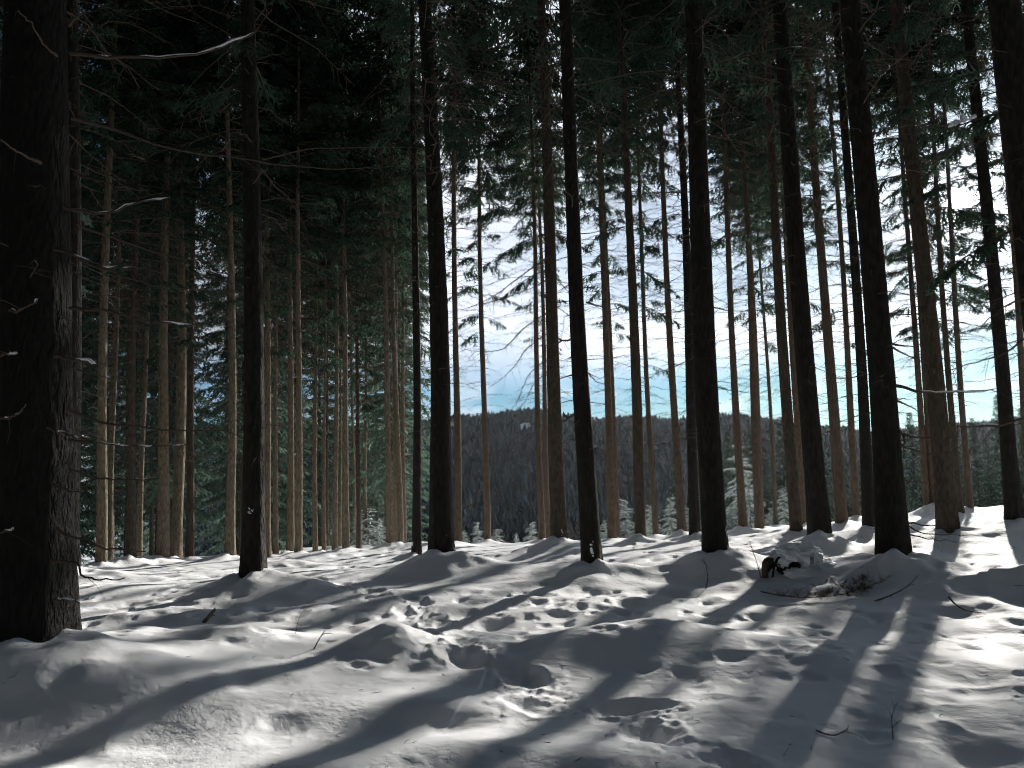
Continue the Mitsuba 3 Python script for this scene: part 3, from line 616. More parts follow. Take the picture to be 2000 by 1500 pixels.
# ---------------------------------------------------------------- dead branches one can pick out on the nearer trunks: tree, radius, snow on it, points
BRANCHES = [
    ('A', 0.016, 1, [(-4.04, 6.45, 5.45), (-3.58, 6.41, 5.38), (-2.99, 6.38, 5.35), (-2.59, 6.34, 5.40), (-2.24, 6.30, 5.53)]),
    ('A', 0.013, 0, [(-4.04, 6.50, 4.84), (-3.72, 6.58, 4.77), (-3.40, 6.66, 4.66), (-2.89, 6.74, 4.56), (-2.43, 6.82, 4.52), (-2.26, 6.90, 4.50)]),
    ('A', 0.011, 0, [(-4.00, 6.50, 4.31), (-3.73, 6.40, 4.20), (-3.46, 6.30, 4.09), (-3.15, 6.20, 4.01)]),
    ('A', 0.013, 1, [(-4.02, 6.40, 3.95), (-3.77, 6.33, 3.88), (-3.49, 6.25, 3.84), (-3.25, 6.17, 3.89), (-2.92, 6.10, 3.90)]),
    ('A', 0.01, 0, [(-3.99, 6.55, 3.84), (-3.75, 6.71, 3.76), (-3.44, 6.88, 3.66), (-3.11, 7.04, 3.61), (-2.87, 7.20, 3.65)]),
    ('A', 0.012, 1, [(-4.03, 6.30, 3.53), (-3.77, 6.20, 3.44), (-3.48, 6.10, 3.31), (-3.30, 6.00, 3.26), (-3.13, 5.90, 3.24)]),
    ('A', 0.009, 0, [(-3.95, 6.50, 3.50), (-3.63, 6.60, 3.37), (-3.20, 6.70, 3.26), (-2.90, 6.80, 3.25), (-2.60, 6.90, 3.24)]),
    ('A', 0.013, 1, [(-3.97, 6.45, 3.03), (-3.59, 6.43, 2.97), (-3.19, 6.42, 2.88), (-2.80, 6.40, 2.84)]),
    ('A', 0.015, 1, [(-3.99, 6.30, 2.57), (-3.74, 6.20, 2.52), (-3.51, 6.10, 2.46)]),
    ('A', 0.008, 0, [(-3.97, 6.50, 2.50), (-3.81, 6.55, 2.45), (-3.67, 6.60, 2.39)]),
    ('A', 0.011, 0, [(-4.00, 6.50, 2.12), (-3.82, 6.56, 2.03), (-3.48, 6.62, 1.96), (-2.97, 6.68, 1.90), (-2.72, 6.74, 1.90), (-2.52, 6.80, 1.82)]),
    ('A', 0.01, 1, [(-4.04, 6.30, 1.95), (-3.83, 6.23, 1.88), (-3.70, 6.17, 1.86), (-3.55, 6.10, 1.84)]),
    ('A', 0.009, 1, [(-3.91, 6.40, 1.84), (-3.67, 6.35, 1.81), (-3.33, 6.30, 1.77), (-3.04, 6.25, 1.76), (-2.78, 6.20, 1.77)]),
    ('A', 0.009, 0, [(-3.96, 6.50, 1.57), (-3.84, 6.53, 1.54), (-3.69, 6.55, 1.49), (-3.43, 6.57, 1.47), (-3.20, 6.60, 1.48)]),
    ('A', 0.007, 0, [(-4.06, 6.45, 1.46), (-3.85, 6.38, 1.39), (-3.68, 6.30, 1.38)]),
    ('A', 0.01, 0, [(-3.99, 6.40, 1.08), (-3.87, 6.38, 1.00), (-3.70, 6.36, 0.98), (-3.58, 6.34, 0.92), (-3.32, 6.32, 0.88), (-3.16, 6.30, 0.87)]),
    ('A', 0.011, 0, [(-4.03, 6.40, 0.81), (-3.83, 6.37, 0.79), (-3.76, 6.33, 0.79), (-3.71, 6.30, 0.69), (-3.59, 6.27, 0.66), (-3.47, 6.23, 0.65), (-3.28, 6.20, 0.67)]),
    ('A', 0.009, 1, [(-3.95, 6.35, 0.49), (-3.80, 6.28, 0.49), (-3.65, 6.20, 0.47)]),
    ('A', 0.012, 1, [(-4.33, 6.20, 2.97), (-4.11, 6.03, 2.94), (-3.92, 5.87, 2.95), (-3.76, 5.70, 2.94)]),
    ('A', 0.011, 1, [(-4.45, 6.20, 2.57), (-4.20, 6.00, 2.55), (-3.98, 5.80, 2.52)]),
    ('A', 0.011, 1, [(-4.37, 6.15, 2.04), (-4.18, 6.00, 2.02), (-4.00, 5.85, 2.04), (-3.83, 5.70, 2.10)]),
    ('A', 0.009, 1, [(-4.36, 6.20, 1.06), (-4.15, 6.00, 1.10), (-3.95, 5.80, 1.13)]),
    ('A', 0.013, 0, [(-4.12, 6.20, 4.29), (-4.02, 5.90, 4.21), (-3.92, 5.60, 4.14), (-3.83, 5.30, 4.09)]),
    ('A', 0.01, 0, [(-4.07, 6.30, 5.34), (-4.04, 6.07, 5.32), (-4.00, 5.83, 5.36), (-3.95, 5.60, 5.33)]),
    ('A', 0.009, 0, [(-4.03, 6.40, 5.69), (-3.65, 6.00, 5.55), (-3.27, 5.60, 5.15)]),
    ('I', 0.012, 0, [(-3.94, 11.40, 6.44), (-3.51, 11.25, 6.33), (-2.98, 11.10, 6.20), (-2.38, 10.95, 6.11), (-1.68, 10.80, 6.08)]),
    ('I', 0.01, 0, [(-3.96, 11.40, 6.49), (-3.64, 11.65, 6.69), (-3.28, 11.90, 6.88), (-2.64, 12.15, 6.99), (-1.61, 12.40, 7.07)]),
    ('I', 0.009, 0, [(-4.03, 11.40, 8.71), (-3.67, 11.20, 8.49), (-3.20, 11.00, 8.09)]),
    ('V', 0.011, 0, [(-1.29, 13.00, 8.30), (-0.92, 12.70, 8.52), (-0.62, 12.40, 8.54)]),
    ('V', 0.011, 0, [(-1.22, 13.00, 8.04), (-0.92, 12.60, 7.98), (-0.72, 12.20, 7.64)]),
    ('V', 0.01, 0, [(-1.22, 13.00, 7.87), (-0.64, 13.30, 7.99), (0.14, 13.60, 7.94)]),
    ('AA', 0.014, 0, [(0.98, 11.40, 3.41), (0.80, 11.57, 3.39), (0.64, 11.73, 3.37), (0.44, 11.90, 3.38)]),
    ('AA', 0.009, 0, [(0.99, 11.40, 2.85), (0.82, 11.55, 2.81), (0.62, 11.70, 2.80)]),
    ('AA', 0.011, 0, [(0.99, 11.40, 2.24), (0.77, 11.20, 2.10), (0.45, 11.00, 2.03)]),
    ('AA', 0.01, 0, [(1.22, 11.40, 3.99), (1.44, 11.57, 3.96), (1.67, 11.73, 3.93), (1.91, 11.90, 4.03)]),
    ('AA', 0.008, 0, [(1.22, 11.40, 2.85), (1.42, 11.80, 2.73), (1.64, 12.20, 2.73)]),
    ('AG', 0.009, 0, [(3.03, 11.30, 4.00), (2.77, 11.60, 3.84), (2.33, 11.90, 3.88)]),
    ('AG', 0.008, 0, [(3.21, 11.30, 3.83), (3.52, 11.10, 3.73), (3.92, 10.90, 3.69)]),
    ('AG', 0.009, 0, [(3.18, 11.30, 2.56), (3.49, 11.50, 2.53), (3.92, 11.70, 2.47)]),
    ('AG', 0.008, 0, [(2.98, 11.30, 1.83), (2.65, 11.57, 1.78), (2.30, 11.83, 1.70), (2.01, 12.10, 1.70)]),
    ('AG', 0.007, 0, [(2.94, 11.30, 1.95), (2.67, 11.60, 1.91), (2.32, 11.90, 1.90)]),
    ('AP', 0.013, 0, [(5.13, 9.70, 2.95), (5.21, 9.63, 2.91), (5.28, 9.57, 2.89), (5.35, 9.50, 2.88)]),
    ('AP', 0.011, 0, [(5.14, 9.70, 2.90), (5.36, 9.87, 2.84), (5.63, 10.03, 2.76), (5.89, 10.20, 2.72)]),
    ('AP', 0.017, 1, [(5.11, 9.65, 2.38), (5.24, 9.58, 2.33), (5.36, 9.51, 2.28), (5.59, 9.44, 2.26), (5.95, 9.37, 2.25), (6.20, 9.30, 2.28)]),
    ('AP', 0.012, 0, [(5.13, 9.70, 2.18), (5.37, 9.85, 2.12), (5.60, 10.00, 2.03)]),
    ('AP', 0.007, 0, [(5.14, 9.70, 2.21), (5.26, 9.60, 2.19)]),
    ('AP', 0.014, 0, [(5.10, 9.65, 1.76), (5.19, 9.59, 1.71), (5.39, 9.53, 1.68), (5.65, 9.46, 1.67), (5.73, 9.40, 1.69)]),
    ('AP', 0.01, 0, [(5.13, 9.60, 1.71), (5.07, 9.50, 1.52), (4.99, 9.40, 1.36)]),
    ('AP', 0.009, 0, [(5.12, 9.65, 1.61), (5.25, 9.60, 1.52), (5.45, 9.55, 1.46), (5.69, 9.50, 1.46)]),
    ('AP', 0.01, 0, [(5.13, 9.65, 1.13), (5.23, 9.62, 1.11), (5.43, 9.60, 1.09)]),
    ('AP', 0.008, 0, [(5.11, 9.60, 0.58), (5.28, 9.50, 0.56), (5.52, 9.40, 0.55)]),
    ('AP', 0.007, 0, [(5.11, 9.60, 0.54), (5.25, 9.40, 0.46), (5.61, 9.20, 0.45)]),
    ('AP', 0.007, 0, [(5.12, 9.60, 0.43), (5.21, 9.40, 0.41), (5.48, 9.20, 0.37)]),
    ('AP', 0.009, 0, [(4.69, 9.60, 2.55), (4.55, 9.75, 2.51), (4.34, 9.90, 2.53)]),
    ('AW', 0.015, 0, [(6.34, 8.40, 1.88), (5.86, 8.35, 1.86), (5.49, 8.30, 1.78), (5.17, 8.25, 1.78), (4.94, 8.20, 1.80)]),
    ('AW', 0.013, 0, [(6.35, 8.40, 2.91), (6.19, 8.60, 2.85), (6.00, 8.80, 2.67), (5.74, 9.00, 2.59), (5.54, 9.20, 2.51)]),
    ('AW', 0.013, 0, [(6.34, 8.40, 3.39), (5.93, 8.27, 3.24), (5.59, 8.13, 3.12), (5.23, 8.00, 2.87)]),
    ('Z', 0.016, 0, [(1.02, 17.30, 6.40), (0.19, 17.18, 5.82), (-0.31, 17.05, 5.43), (-1.16, 16.93, 5.05), (-1.63, 16.80, 5.00)]),
    ('Z', 0.014, 0, [(0.96, 17.30, 5.83), (0.24, 17.07, 5.45), (-0.43, 16.83, 5.20), (-0.90, 16.60, 5.06)]),
    ('Z', 0.016, 0, [(0.95, 17.30, 5.01), (0.41, 17.16, 4.68), (0.03, 17.02, 4.30), (-0.22, 16.88, 4.07), (-0.57, 16.74, 4.00), (-1.10, 16.60, 4.09)]),
    ('Z', 0.013, 0, [(0.95, 17.30, 4.51), (0.39, 17.20, 4.13), (0.07, 17.10, 3.70), (-0.18, 17.00, 3.45), (-0.54, 16.90, 3.19)]),
    ('Z', 0.012, 0, [(0.97, 17.30, 3.88), (0.43, 17.23, 3.52), (0.24, 17.15, 3.15), (0.11, 17.07, 2.85), (-0.01, 17.00, 2.72)]),
    ('Z', 0.012, 0, [(0.99, 17.30, 3.64), (0.49, 17.27, 3.22), (0.29, 17.23, 2.85), (0.10, 17.20, 2.67)]),
    ('Z', 0.01, 0, [(1.14, 17.30, 5.82), (1.44, 17.47, 5.53), (1.63, 17.63, 5.36), (1.84, 17.80, 5.34)]),
    ('Z', 0.01, 0, [(1.14, 17.30, 5.13), (1.42, 17.55, 4.98), (1.75, 17.80, 4.70)]),
]

g = np.random.default_rng(404)
def snow_cap(path, rad, g):
    """snow lying on a branch: a lumpy ridge along its upper side"""
    m = Mesh(); n = len(path)
    r = rad * np.clip(meshkit.noise(np.c_[np.arange(n) * .7, np.full(n, path[0, 2] * 9), np.zeros(n)], 3) * 2 - .25, .12, 1.4)
    r[0] = r[-1] = rad * .2
    m.add(*tube(path + np.c_[np.zeros((n, 2)), r * .7], r, 6))
    return m.get()
for code, r, snowy, pl in BRANCHES:
    P_ = curve(pl, 16 if len(pl) > 3 else 10)
    P_[1:-1] += g.normal(0, .006, (len(P_) - 2, 3))
    L = np.linalg.norm(np.diff(P_, axis=0), axis=1).sum()
    m = Mesh(); t = np.linspace(0, 1, len(P_))
    m.add(*tube(P_, r * (1 - .72 * t) + .0015 + r * .35 * np.exp(-t * 9), 7))
    twiggy = code in ('Z', 'AW')
    for _ in range(int(L * (7 if twiggy else 2.2))):
        s = g.uniform(.25, 1); q = np.array([np.interp(s, t, P_[:, k]) for k in range(3)])
        tg = P_[min(len(P_) - 1, int(s * 15) + 1 if len(P_) == 16 else len(P_) - 1)] - P_[0]; tg /= np.linalg.norm(tg)
        e = tg * g.uniform(.3, .9) + g.normal(0, .45, 3) - V3(0, 0, .35); e /= np.linalg.norm(e); l = g.uniform(.08, .3) * (1.7 if twiggy else 1)
        m.add(*tube([q, q + e * l * .5 + g.normal(0, .01, 3), q + e * l - V3(0, 0, .15 * l)], [r * .3, r * .22, .0012], 4, closed=False))
    b = part(TREE[code], 'branch', mikit.ply(m.get(), 'mat_twig', smooth=True))
    if snowy:
        part(b, 'snow', mikit.ply(snow_cap(P_, .004 + r * .42, g), 'mat_snow_cap', smooth=True), label='thin snow ridge on the branch')

# green lower boughs of the droopy spruce in the middle and of the trees at right
def bough(code, z, az, L, lift, droop, snow=False, hang=.7):
    r = next(q for q in STAND if q[0] == code)
    leaf, wood = Mesh(), Mesh()
    path = live_branch(leaf, wood, z, az, L, lift, droop, g, spacing=.07, hang=hang, twig=.42, w=.05, sprigs=4, t0=.25, wr=.02)
    lv, lf = leaf.get(); wv, wf = wood.get(); o = V3(r[1] + r[7] * (z - r[3]), r[2], 0)
    b = part(TREE[code], 'bough', mikit.ply((wv + o, wf), 'mat_twig'))
    part(b, 'needles', mikit.ply((lv + o, lf), 'mat_needles'), kind='stuff')
    if snow:
        k = len(path); seg = path[int(k * .4):int(k * .8)] + o + V3(0, 0, .03)
        part(b, 'snow', mikit.ply(snow_cap(curve(seg, 14), .045, g), 'mat_snow_cap', smooth=True), label='clump of snow lying on the green bough')
for z, az, L, lift, droop in ((7.9, 3.4, 2.0, 0, .45), (7.0, 3.0, 1.7, -.1, .45), (8.6, 2.9, 2.2, .05, .4), (6.1, 3.3, 1.2, -.2, .5), (8.2, .1, 1.6, 0, .5), (7.0, -.2, 1.0, -.1, .5)):
    bough('Z', z, az, L, lift, droop)
for code, z, az, L, lift, droop, sn in (('AW', 5.6, 2.9, 1.15, .1, .4, True), ('AW', 6.2, 2.7, 1.4, .1, .45, False), ('AW', 4.2, 2.3, 1.2, -.05, .5, False),
                                        ('AT', 5.6, 2.9, 1.6, .05, .4, False), ('AT', 6.6, .4, 1.7, .05, .4, False), ('AT', 7.3, 3.3, 1.8, .1, .45, False), ('AT', 8.0, 2.4, 1.9, .1, .4, False), ('AS', 6.3, .2, 1.6, .05, .4, False), ('AS', 7.6, 2.8, 1.9, .1, .5, False), ('AS', 8.4, -.4, 2.0, .1, .4, False),
                                        ('AN', 6.0, 3.1, 1.2, 0, .5, False), ('AN', 5.2, .3, 1.0, 0, .5, False), ('AV', 5.5, 2.8, 1.4, .1, .4, False), ('AV', 6.5, 3.4, 1.6, .1, .4, False), ('AU', 6.3, 2.6, 1.5, .1, .5, False), ('AU', 7.0, 3.3, 1.7, .1, .5, False), ('AD', 4.8, .3, 1.0, 0, .5, False), ('AC', 5.6, .2, 1.3, 0, .5, False),
                                        ('AC', 6.6, .5, 1.6, 0, .5, False), ('X', 7.2, 3.2, 1.4, 0, .5, False), ('X', 8.1, .1, 1.5, .1, .5, False), ('X', 8.5, 2.9, 1.5, .1, .5, False), ('AQ', 7.0, .3, 1.5, .1, .5, False), ('AR', 6.3, 0, 1.6, .1, .5, False), ('AR', 7.0, 2.9, 1.8, .1, .5, False)):
    bough(code, z, az, L, lift, droop, sn)

hg = np.random.default_rng(80)
for code, lo, hi, n in (('AT', 8.6, 13.4, 20), ('AS', 8.4, 12.2, 15), ('AV', 8.4, 12.6, 14), ('AU', 7.3, 9.6, 7), ('AR', 7.6, 9.6, 5), ('AT', 5.6, 8.7, 4), ('AR2', 5.6, 9.6, 7), ('AQ', 6.2, 9.6, 6), ('AS', 6.0, 7.6, 3), ('AV', 6.0, 10, 7), ('AN', 6.4, 9.8, 5), ('AM', 7, 9.8, 4)):
    for z in np.linspace(lo, hi, n):
        zz, az = z + hg.uniform(-.2, .2), hg.uniform(-3.14, 3.14)
        if (code == 'AT' and abs(az) < .9 and 9.5 < zz < 10.7) or (code == 'AS' and abs(az) < 1 and 8.5 < zz < 9.9) or (code == 'AV' and abs(az) > 2 and 9.2 < zz < 10.8): az += 1.57     # a gap in the boughs
        bough(code, zz, az, hg.uniform(1.1, 2.1), hg.uniform(-.05, .15), hg.uniform(.3, .55))

# ---------------------------------------------------------------- snow clinging to the feet of the trunks
def blob(c, r, seed, sub=3, amp=.35, freq=2.2):
    import trimesh
    s = trimesh.creation.icosphere(subdivisions=sub)
    v = np.array(s.vertices); d = 1 + amp * (meshkit.fbm(v * freq + seed * 3.7, 3, seed) * 2 - 1)
    return v * d[:, None] * np.asarray(r) + np.asarray(c), np.array(s.faces)
for code, spots in {'A': [(-.18, .34, .04), (-.08, .22, .03), (.12, .2, .025)], 'V': [(-.08, .42, .05), (.1, .36, .04), (.16, .3, .05)], 'AG': [(-.1, .48, .055), (.05, .58, .06), (.11, .47, .075), (.12, .36, .07)],
                    'AA': [(.0, .40, .06), (0, .5, .04)], 'Z': [(.05, .30, .06), (.16, .33, .04)], 'Ud': [(.05, .55, .04), (.02, .42, .05), (-.05, .36, .06)], 'I': [(-.01, 1.13, .026), (.025, 1.12, .022)]}.items():
    r = next(q for q in STAND if q[0] == code)
    for dx, dz, s in spots:
        R = r[4] / 2 * .82
        y = r[2] - math.sqrt(max(R * R - dx * dx, .002))
        m = Mesh()
        for q in range(7):       # ragged crumbs of snow caught in the bark
            ox, oz = g.normal(0, s * .5), g.normal(0, s * .75); e = s * g.uniform(.22, .5)
            m.add(*blob((r[1] + dx + ox, r[2] - math.sqrt(max(R * R - (dx + ox) ** 2, .002)) + e * .2, r[3] + dz - .1 + oz), (e * g.uniform(.6, 1.2), e * .4, e * g.uniform(.6, 1.3)), int(g.integers(1, 900)), 2, .7, 2.2))
        part(TREE[code], 'snow', mikit.ply(m.get(), 'mat_snow_cap', smooth=True), kind='stuff')

# ---------------------------------------------------------------- fallen wood and twigs lying on the snow
def on(x, y, dz=0.0): return V3(x, y, gh(x, y) + dz)
def laid(pts, n=14): return curve([on(*p) for p in pts], n)
def thing(name, label, cat, group=None):
    key = numbered(name); tag(key, label, cat, group); return key
sb = V3(3.78, 10.2, gh(3.78, 10.2))
k = thing('snowy_stump', 'snow covered root stump with dark hollows right of the thick dark trunk', 'stump')
import manifold3d as m3
def solid(v, f): return m3.Manifold(m3.Mesh(np.ascontiguousarray(v, np.float32), np.ascontiguousarray(f, np.uint32)))
m = Mesh()
m.add(*blob(sb + V3(.05, .04, .12), (.27, .2, .19), 71, 4, .35, 3.0))
part(k, 'stump_wood', mikit.ply(m.get(), 'mat_bark_dark', smooth=True))
for i in range(9):
    a = (2.75, 3.2, 3.6, 4.0, 4.4, 4.8, 5.3, 3.0, 3.35)[i]; r1 = g.uniform(.28, .4)
    p0 = sb + V3(-.05, -.02, g.uniform(.1, .2)); p2 = sb + V3(math.cos(a) * r1, math.sin(a) * r1 * .75, g.uniform(-.06, .03)); p1 = (p0 + p2) / 2 + V3(0, -.02, g.uniform(.02, .1)) + g.normal(0, .03, 3)
    part(k, 'root', mikit.ply(tube(curve([p0, p1, p2], 8), np.linspace(g.uniform(.025, .04), .014, 8), 7), 'mat_bark_dark', smooth=True))
part(k, 'broken_root', mikit.ply(tube(curve([sb + V3(-.26, -.02, .12), sb + V3(-.37, -.1, .15), sb + V3(-.42, -.14, .08), sb + V3(-.43, -.16, -.06)], 9), [.045, .05, .055, .052, .05, .047, .045, .045, .045], 9), 'mat_bark_mid', smooth=True), label='stubby broken root bent down at the left')
cap = solid(*blob(sb + V3(.07, .02, .17), (.34, .26, .19), 80, 5, .34, 2.1)) + solid(*blob(sb + V3(.09, .06, .29), (.19, .16, .10), 83, 4, .3, 1.7)) + solid(*blob(sb + V3(.36, .02, .05), (.28, .2, .12), 81, 4, .3, 1.5)) + solid(*blob(sb + V3(.06, -.2, .0), (.24, .12, .085), 82, 4, .35, 2.0)) + solid(*blob(sb + V3(-.16, .02, .2), (.13, .11, .09), 84, 4, .3, 2))
for (dx, dy, dz, rx, ry, rz) in ((-.03, -.22, .11, .10, .19, .045), (.19, -.2, .16, .035, .16, .06), (-.22, -.13, .08, .05, .12, .04), (.24, -.24, .06, .08, .1, .022), (-.3, -.08, .04, .08, .16, .05)):
    cap = cap - solid(*blob(sb + V3(dx, dy, dz), (rx, ry, rz), int(90 + dx * 50), 3, .35, 2.2))
part(k, 'snow', mikit.ply(cap, 'mat_snow', smooth=50), label='rounded snow cap with dark hollows')

k = thing('fallen_bough', 'brown fallen spruce bough with bristling twigs lying before the snowy stump', 'bough')
path = laid([(3.12, 9.55, .03), (3.25, 9.15, .05), (3.45, 8.85, .05), (3.75, 8.78, .06), (4.15, 8.95, .07), (4.5, 9.05, .05)], 22)
m = Mesh(); m.add(*tube(path, .010 * (1 - .7 * np.linspace(0, 1, 22)), 6)); 
part(k, 'stem', mikit.ply(m.get(), 'mat_bark_tan', smooth=True))
leaf, wood = Mesh(), Mesh()
for i in range(170):
    s = g.uniform(.12, 1) ** .8; q = path[int(s * 21)] + g.normal(0, .015, 3)
    e = V3(g.normal(.15, .5), g.normal(0, .5), g.uniform(.0, .9)); e /= np.linalg.norm(e); l = g.uniform(.06, .22)
    wood.add(*tube([q, q + e * l * .5 + V3(0, 0, .01), q + e * l], [.003, .0022, .001], 3, closed=False))
    if .45 < s < .92 and g.random() < .6:
        for _ in range(2):
            o = q + e * l * g.uniform(0, .9); d = e + g.normal(0, .5, 3); d[2] *= .5; d /= np.linalg.norm(d); sd = np.cross(d, g.normal(0, 1, 3)); sd /= np.linalg.norm(sd)
            needles(leaf, o[None], d[None], sd[None], np.array([g.uniform(.05, .11)]), np.array([.012]), g, 3)
part(k, 'twigs', mikit.ply(wood.get(), 'mat_bark_tan'), kind='stuff')
part(k, 'needles', mikit.ply(leaf.get(), 'mat_dry_needles'), kind='stuff')

def stick(name, label, cat, pts, r, twigs=0, bark='mat_twig', n=12, taper=.6):
    k = thing(name, label, cat); p = curve(pts, n); t = np.linspace(0, 1, n)
    m = Mesh(); m.add(*tube(p, r * (1 - taper * t), 6))
    for _ in range(twigs):
        s = g.uniform(.3, .95); q = p[int(s * (n - 1))]; e = (p[-1] - p[0]) / np.linalg.norm(p[-1] - p[0]) + g.normal(0, .55, 3); e /= np.linalg.norm(e); l = g.uniform(.05, .16)
        m.add(*tube([q, q + e * l * .6, q + e * l + V3(0, 0, -.02)], [r * .5, r * .35, .0012], 4, closed=False))
    scene[k] = mikit.ply(m.get(), bark, smooth=True); tag(k, kind=None)
    return k
stick('fallen_branch', 'dark straight branch resting aslant on the mound before the thick right-hand trunk', 'branch', [on(4.0, 8.35, .02), on(4.4, 8.6, .05), on(4.75, 8.8, .10)], .008, 3)
stick('dry_twig', 'short dark twig sticking from shaded snow right of the slanting branch', 'twig', [on(4.62, 8.0, .1), on(4.7, 7.8, .03), on(4.78, 7.7, .02)], .009, 1)
stick('broken_stub', 'tan broken stub poking out of the snow left of the dark second trunk', 'stick', [on(-3.86, 9.1, -.03), on(-3.8, 9.12, .06), on(-3.72, 9.15, .17)], .03, 1, 'mat_bark_tan', taper=.35)
stick('upright_sprig', 'thin leafless sprig standing upright on the mound left of the thick dark trunk', 'sprig', [on(2.52, 10.0, -.03), on(2.56, 10.0, .15), on(2.56, 10.02, .28), on(2.48, 10.02, .38)], .009, 4)
stick('upright_sprig', 'thin bare sprig rising left of the snowy stump', 'sprig', [on(3.35, 10.2, -.03), on(3.3, 10.2, .2), on(3.22, 10.22, .5)], .007, 7)
stick('dry_twig', 'small curled dark twig lying on shaded snow in the right foreground', 'twig', [on(1.78, 4.58, .01), on(1.86, 4.52, .012), on(1.94, 4.55, .03), on(2.0, 4.64, .03)], .0045, 2)
stick('dry_twig', 'hair thin upright twig beside the small hollow in the right foreground', 'twig', [on(2.2, 4.5, -.02), on(2.2, 4.5, .1), on(2.25, 4.52, .2)], .003, 5)
stick('arched_twig', 'bare twig arching out of the snow at the bottom edge', 'twig', [on(.72, 3.72, -.02), on(.82, 3.75, .05), on(.93, 3.76, .075), on(1.03, 3.74, .05), on(1.12, 3.7, -.02)], .0055, 2, n=16, taper=.35)
stick('dry_twig', 'short dark twig stuck upright in the left face of the pointed snow mound', 'twig', [on(-1.98, 7.2, -.02), on(-1.93, 7.22, .08), on(-1.88, 7.25, .15)], .008, 2)
stick('dry_twig', 'fine grass like twig standing in sunlit snow left of the pointed mound', 'twig', [on(-2.3, 7.7, -.02), on(-2.28, 7.72, .12), on(-2.2, 7.72, .27)], .0035, 2)
stick('dry_twig', 'thin forked twig lying on sunlit snow at the far right', 'twig', [on(4.3, 6.2, .01), on(4.55, 6.3, .03), on(4.8, 6.25, .02)], .0035, 4)

# needles, bark flakes and bits of twig shed onto the snow: too fine to count
m = Mesh(); lg = np.random.default_rng(606)
for i in range(900):
    if lg.random() < .55:
        r = STAND[int(lg.integers(0, len(STAND)))]
        if r[2] > 26: continue
        a = lg.uniform(0, 6.28); q = .3 + lg.exponential(.8); x, y = r[1] + q * math.cos(a), r[2] + q * math.sin(a)
    else:
        y = 3 + 15 * lg.random() ** 1.3; x = lg.uniform(-.75, .75) * y
    L = lg.uniform(.012, .05) * (1 + .08 * y) * (.6 if y < 6 else 1); a = lg.uniform(0, 6.28)
    c = on(x, y, .004); e = V3(math.cos(a), math.sin(a), lg.normal(0, .25)) * L
    m.add(*tube([c - e, c + lg.normal(0, .12, 3) * L, c + e], [.0008, .0016 + .00012 * y, .0006], 3))
scene['forest_litter'] = mikit.ply(m.get(), 'mat_dry_needles'); tag('forest_litter', 'brown needles and bits of twig shed onto the snow', 'litter', kind='stuff')

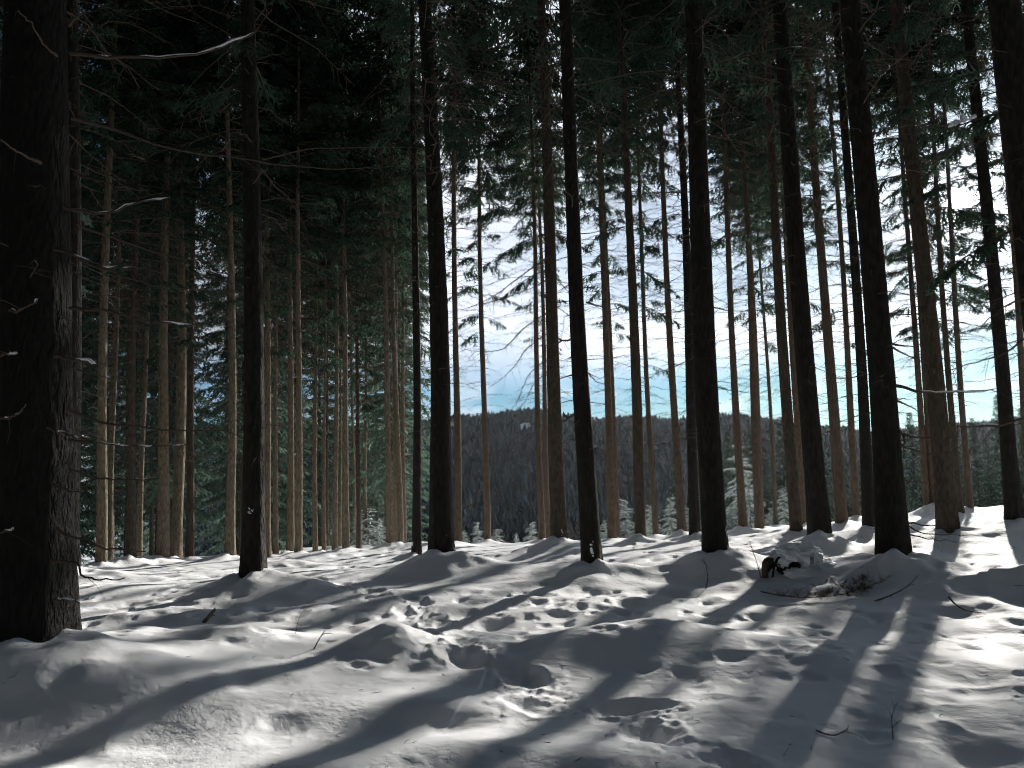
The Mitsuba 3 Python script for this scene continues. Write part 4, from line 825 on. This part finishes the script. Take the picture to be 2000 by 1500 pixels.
# ---------------------------------------------------------------- what sets each trunk apart
for code, text in {
 'A': 'massive dark spruce trunk at the left edge with many snowy dead branches', 'B': 'spruce trunk half hidden behind the massive trunk at the left edge',
 'C1': 'pale sunlit spruce trunk, first one right of the massive left edge trunk', 'C2': 'thin bright spruce trunk touching the right side of the first pale trunk',
 'D1': 'brown shaded spruce trunk with a thinner lit trunk close at its right', 'D2': 'thin reddish lit spruce trunk close right of the brown shaded one',
 'D3': 'very thin dark spruce trunk far back in the left forest', 'E': 'olive spruce trunk with bright right edge, left one of a close pair',
 'F': 'olive spruce trunk with bright right edge, right one of a close pair', 'G': 'reddish shaded spruce trunk standing alone right of the olive pair',
 'H': 'straight green tinged spruce trunk just left of the dark trunk with rugged bark', 'I': 'thick dark spruce trunk with rugged lit right edge, second thick one from left',
 'J': 'slim spruce trunk peeking out right behind the second thick dark trunk', 'K': 'slender brown spruce trunk, first free one right of the second thick trunk',
 'L': 'green brown spruce trunk, left one of a close pair in the left middle', 'M': 'brown spruce trunk with lit edge, right one of a close pair in the left middle',
 'N': 'thin brown spruce trunk, left one of two thin ones in the left middle', 'O': 'thin brown spruce trunk, right one of two thin ones in the left middle',
 'P': 'straight slim spruce trunk with a thinner trunk hugging its right side', 'P2': 'very thin far spruce trunk hugging the right side of a slim trunk',
 'Q': 'slim spruce trunk with widening foot before the green edge spruces', 'R1': 'pencil thin far spruce trunk before the green edge spruces',
 'R2': 'thin far spruce trunk in the gap before the green edge spruces', 'S': 'tan sunlit spruce trunk, left one of two standing before green foliage',
 'S2': 'very thin far spruce trunk showing at the right side of the left tan trunk', 'T': 'tan sunlit spruce trunk, right one of two standing before green foliage',
 'Ud': 'dark reddish spruce trunk with snow at its foot beside the very thick trunk', 'V': 'very thick dark spruce trunk left of centre with a snow mound at its foot',
 'W': 'brown spruce trunk close right of the very thick trunk, against the sky', 'X': 'lone thin spruce trunk standing free against sky and hillside',
 'Y1': 'thin reddish spruce trunk left of the centre droopy spruce, left one of two', 'Y2': 'thin reddish spruce trunk hugging the centre droopy spruce, right one of two',
 'Z': 'thick spruce with drooping boughs and dead branches in the middle', 'AA': 'dark leaning spruce trunk in the centre with a pointed snow heap at its foot',
 'AB1': 'thin brown spruce trunk, left one of a touching pair right of centre', 'AB2': 'thin brown spruce trunk, right one of a touching pair right of centre',
 'AC': 'dark brown spruce trunk on a neat snow cone right of the touching pair', 'AD': 'slim brown spruce trunk just right of the trunk on the snow cone',
 'AE': 'brown spruce trunk left of the thickest right of centre trunk', 'AF': 'shaded spruce trunk half hidden behind the thick black trunk right of centre',
 'AG': 'thick black spruce trunk right of centre with snow stuck on its foot', 'AH': 'brown spruce trunk, first one right of the thick black trunk',
 'AI': 'brown spruce trunk with a thinner one merging into its right side', 'AI2': 'thin spruce trunk merging with the right side of a brown one',
 'AJ': 'very thin orange brown far spruce trunk between dark right-hand trunks', 'AK': 'dark spruce trunk rising behind the snowy stump',
 'AK2': 'tan spruce trunk showing in the narrow gap beside two dark trunks', 'AL': 'thick dark spruce trunk right behind the snowy stump',
 'AM': 'brown spruce trunk, left one of two between the thick right-hand trunks', 'AN': 'light tan spruce trunk, right one of two between the thick right-hand trunks',
 'AO': 'dark spruce trunk close left of the thickest right-hand trunk', 'AP': 'thickest dark spruce trunk at right, with long bare branches on its right side',
 'AQ': 'slim reddish spruce trunk just right of the thickest right-hand trunk', 'AR': 'stout reddish brown spruce trunk casting a shadow towards the camera at right',
 'AR2': 'tan spruce trunk hidden behind the stout reddish trunk', 'AS': 'slim grey spruce trunk just right of the stout reddish trunk',
 'AT': 'pale brown spruce trunk under the sun at the far right', 'AU': 'dark spruce trunk at the far right with a long shadow',
 'AV': 'thin spruce trunk at the very right edge of the view', 'AW': 'dark near spruce leaning in at the upper right corner with snowy boughs'}.items():
    labels[TREE[code]]['label'] = text

# ---------------------------------------------------------------- thin winter haze over the valley
scene['haze_air'] = {'type': 'homogeneous', 'albedo': {'type': 'rgb', 'value': [.88, .94, .99]}, 'sigma_t': .000018, 'phase': {'type': 'hg', 'g': .5}}
scene['haze'] = {'type': 'cube', 'to_world': T().translate([0, 0, 15]).scale([2000, 2000, 80]), 'bsdf': {'type': 'null'}, 'interior': {'type': 'ref', 'id': 'haze_air'}}
tag('haze', 'thin pale winter haze lying over the valley and the forest', kind='stuff')
scene['camera']['medium'] = {'type': 'ref', 'id': 'haze_air'}
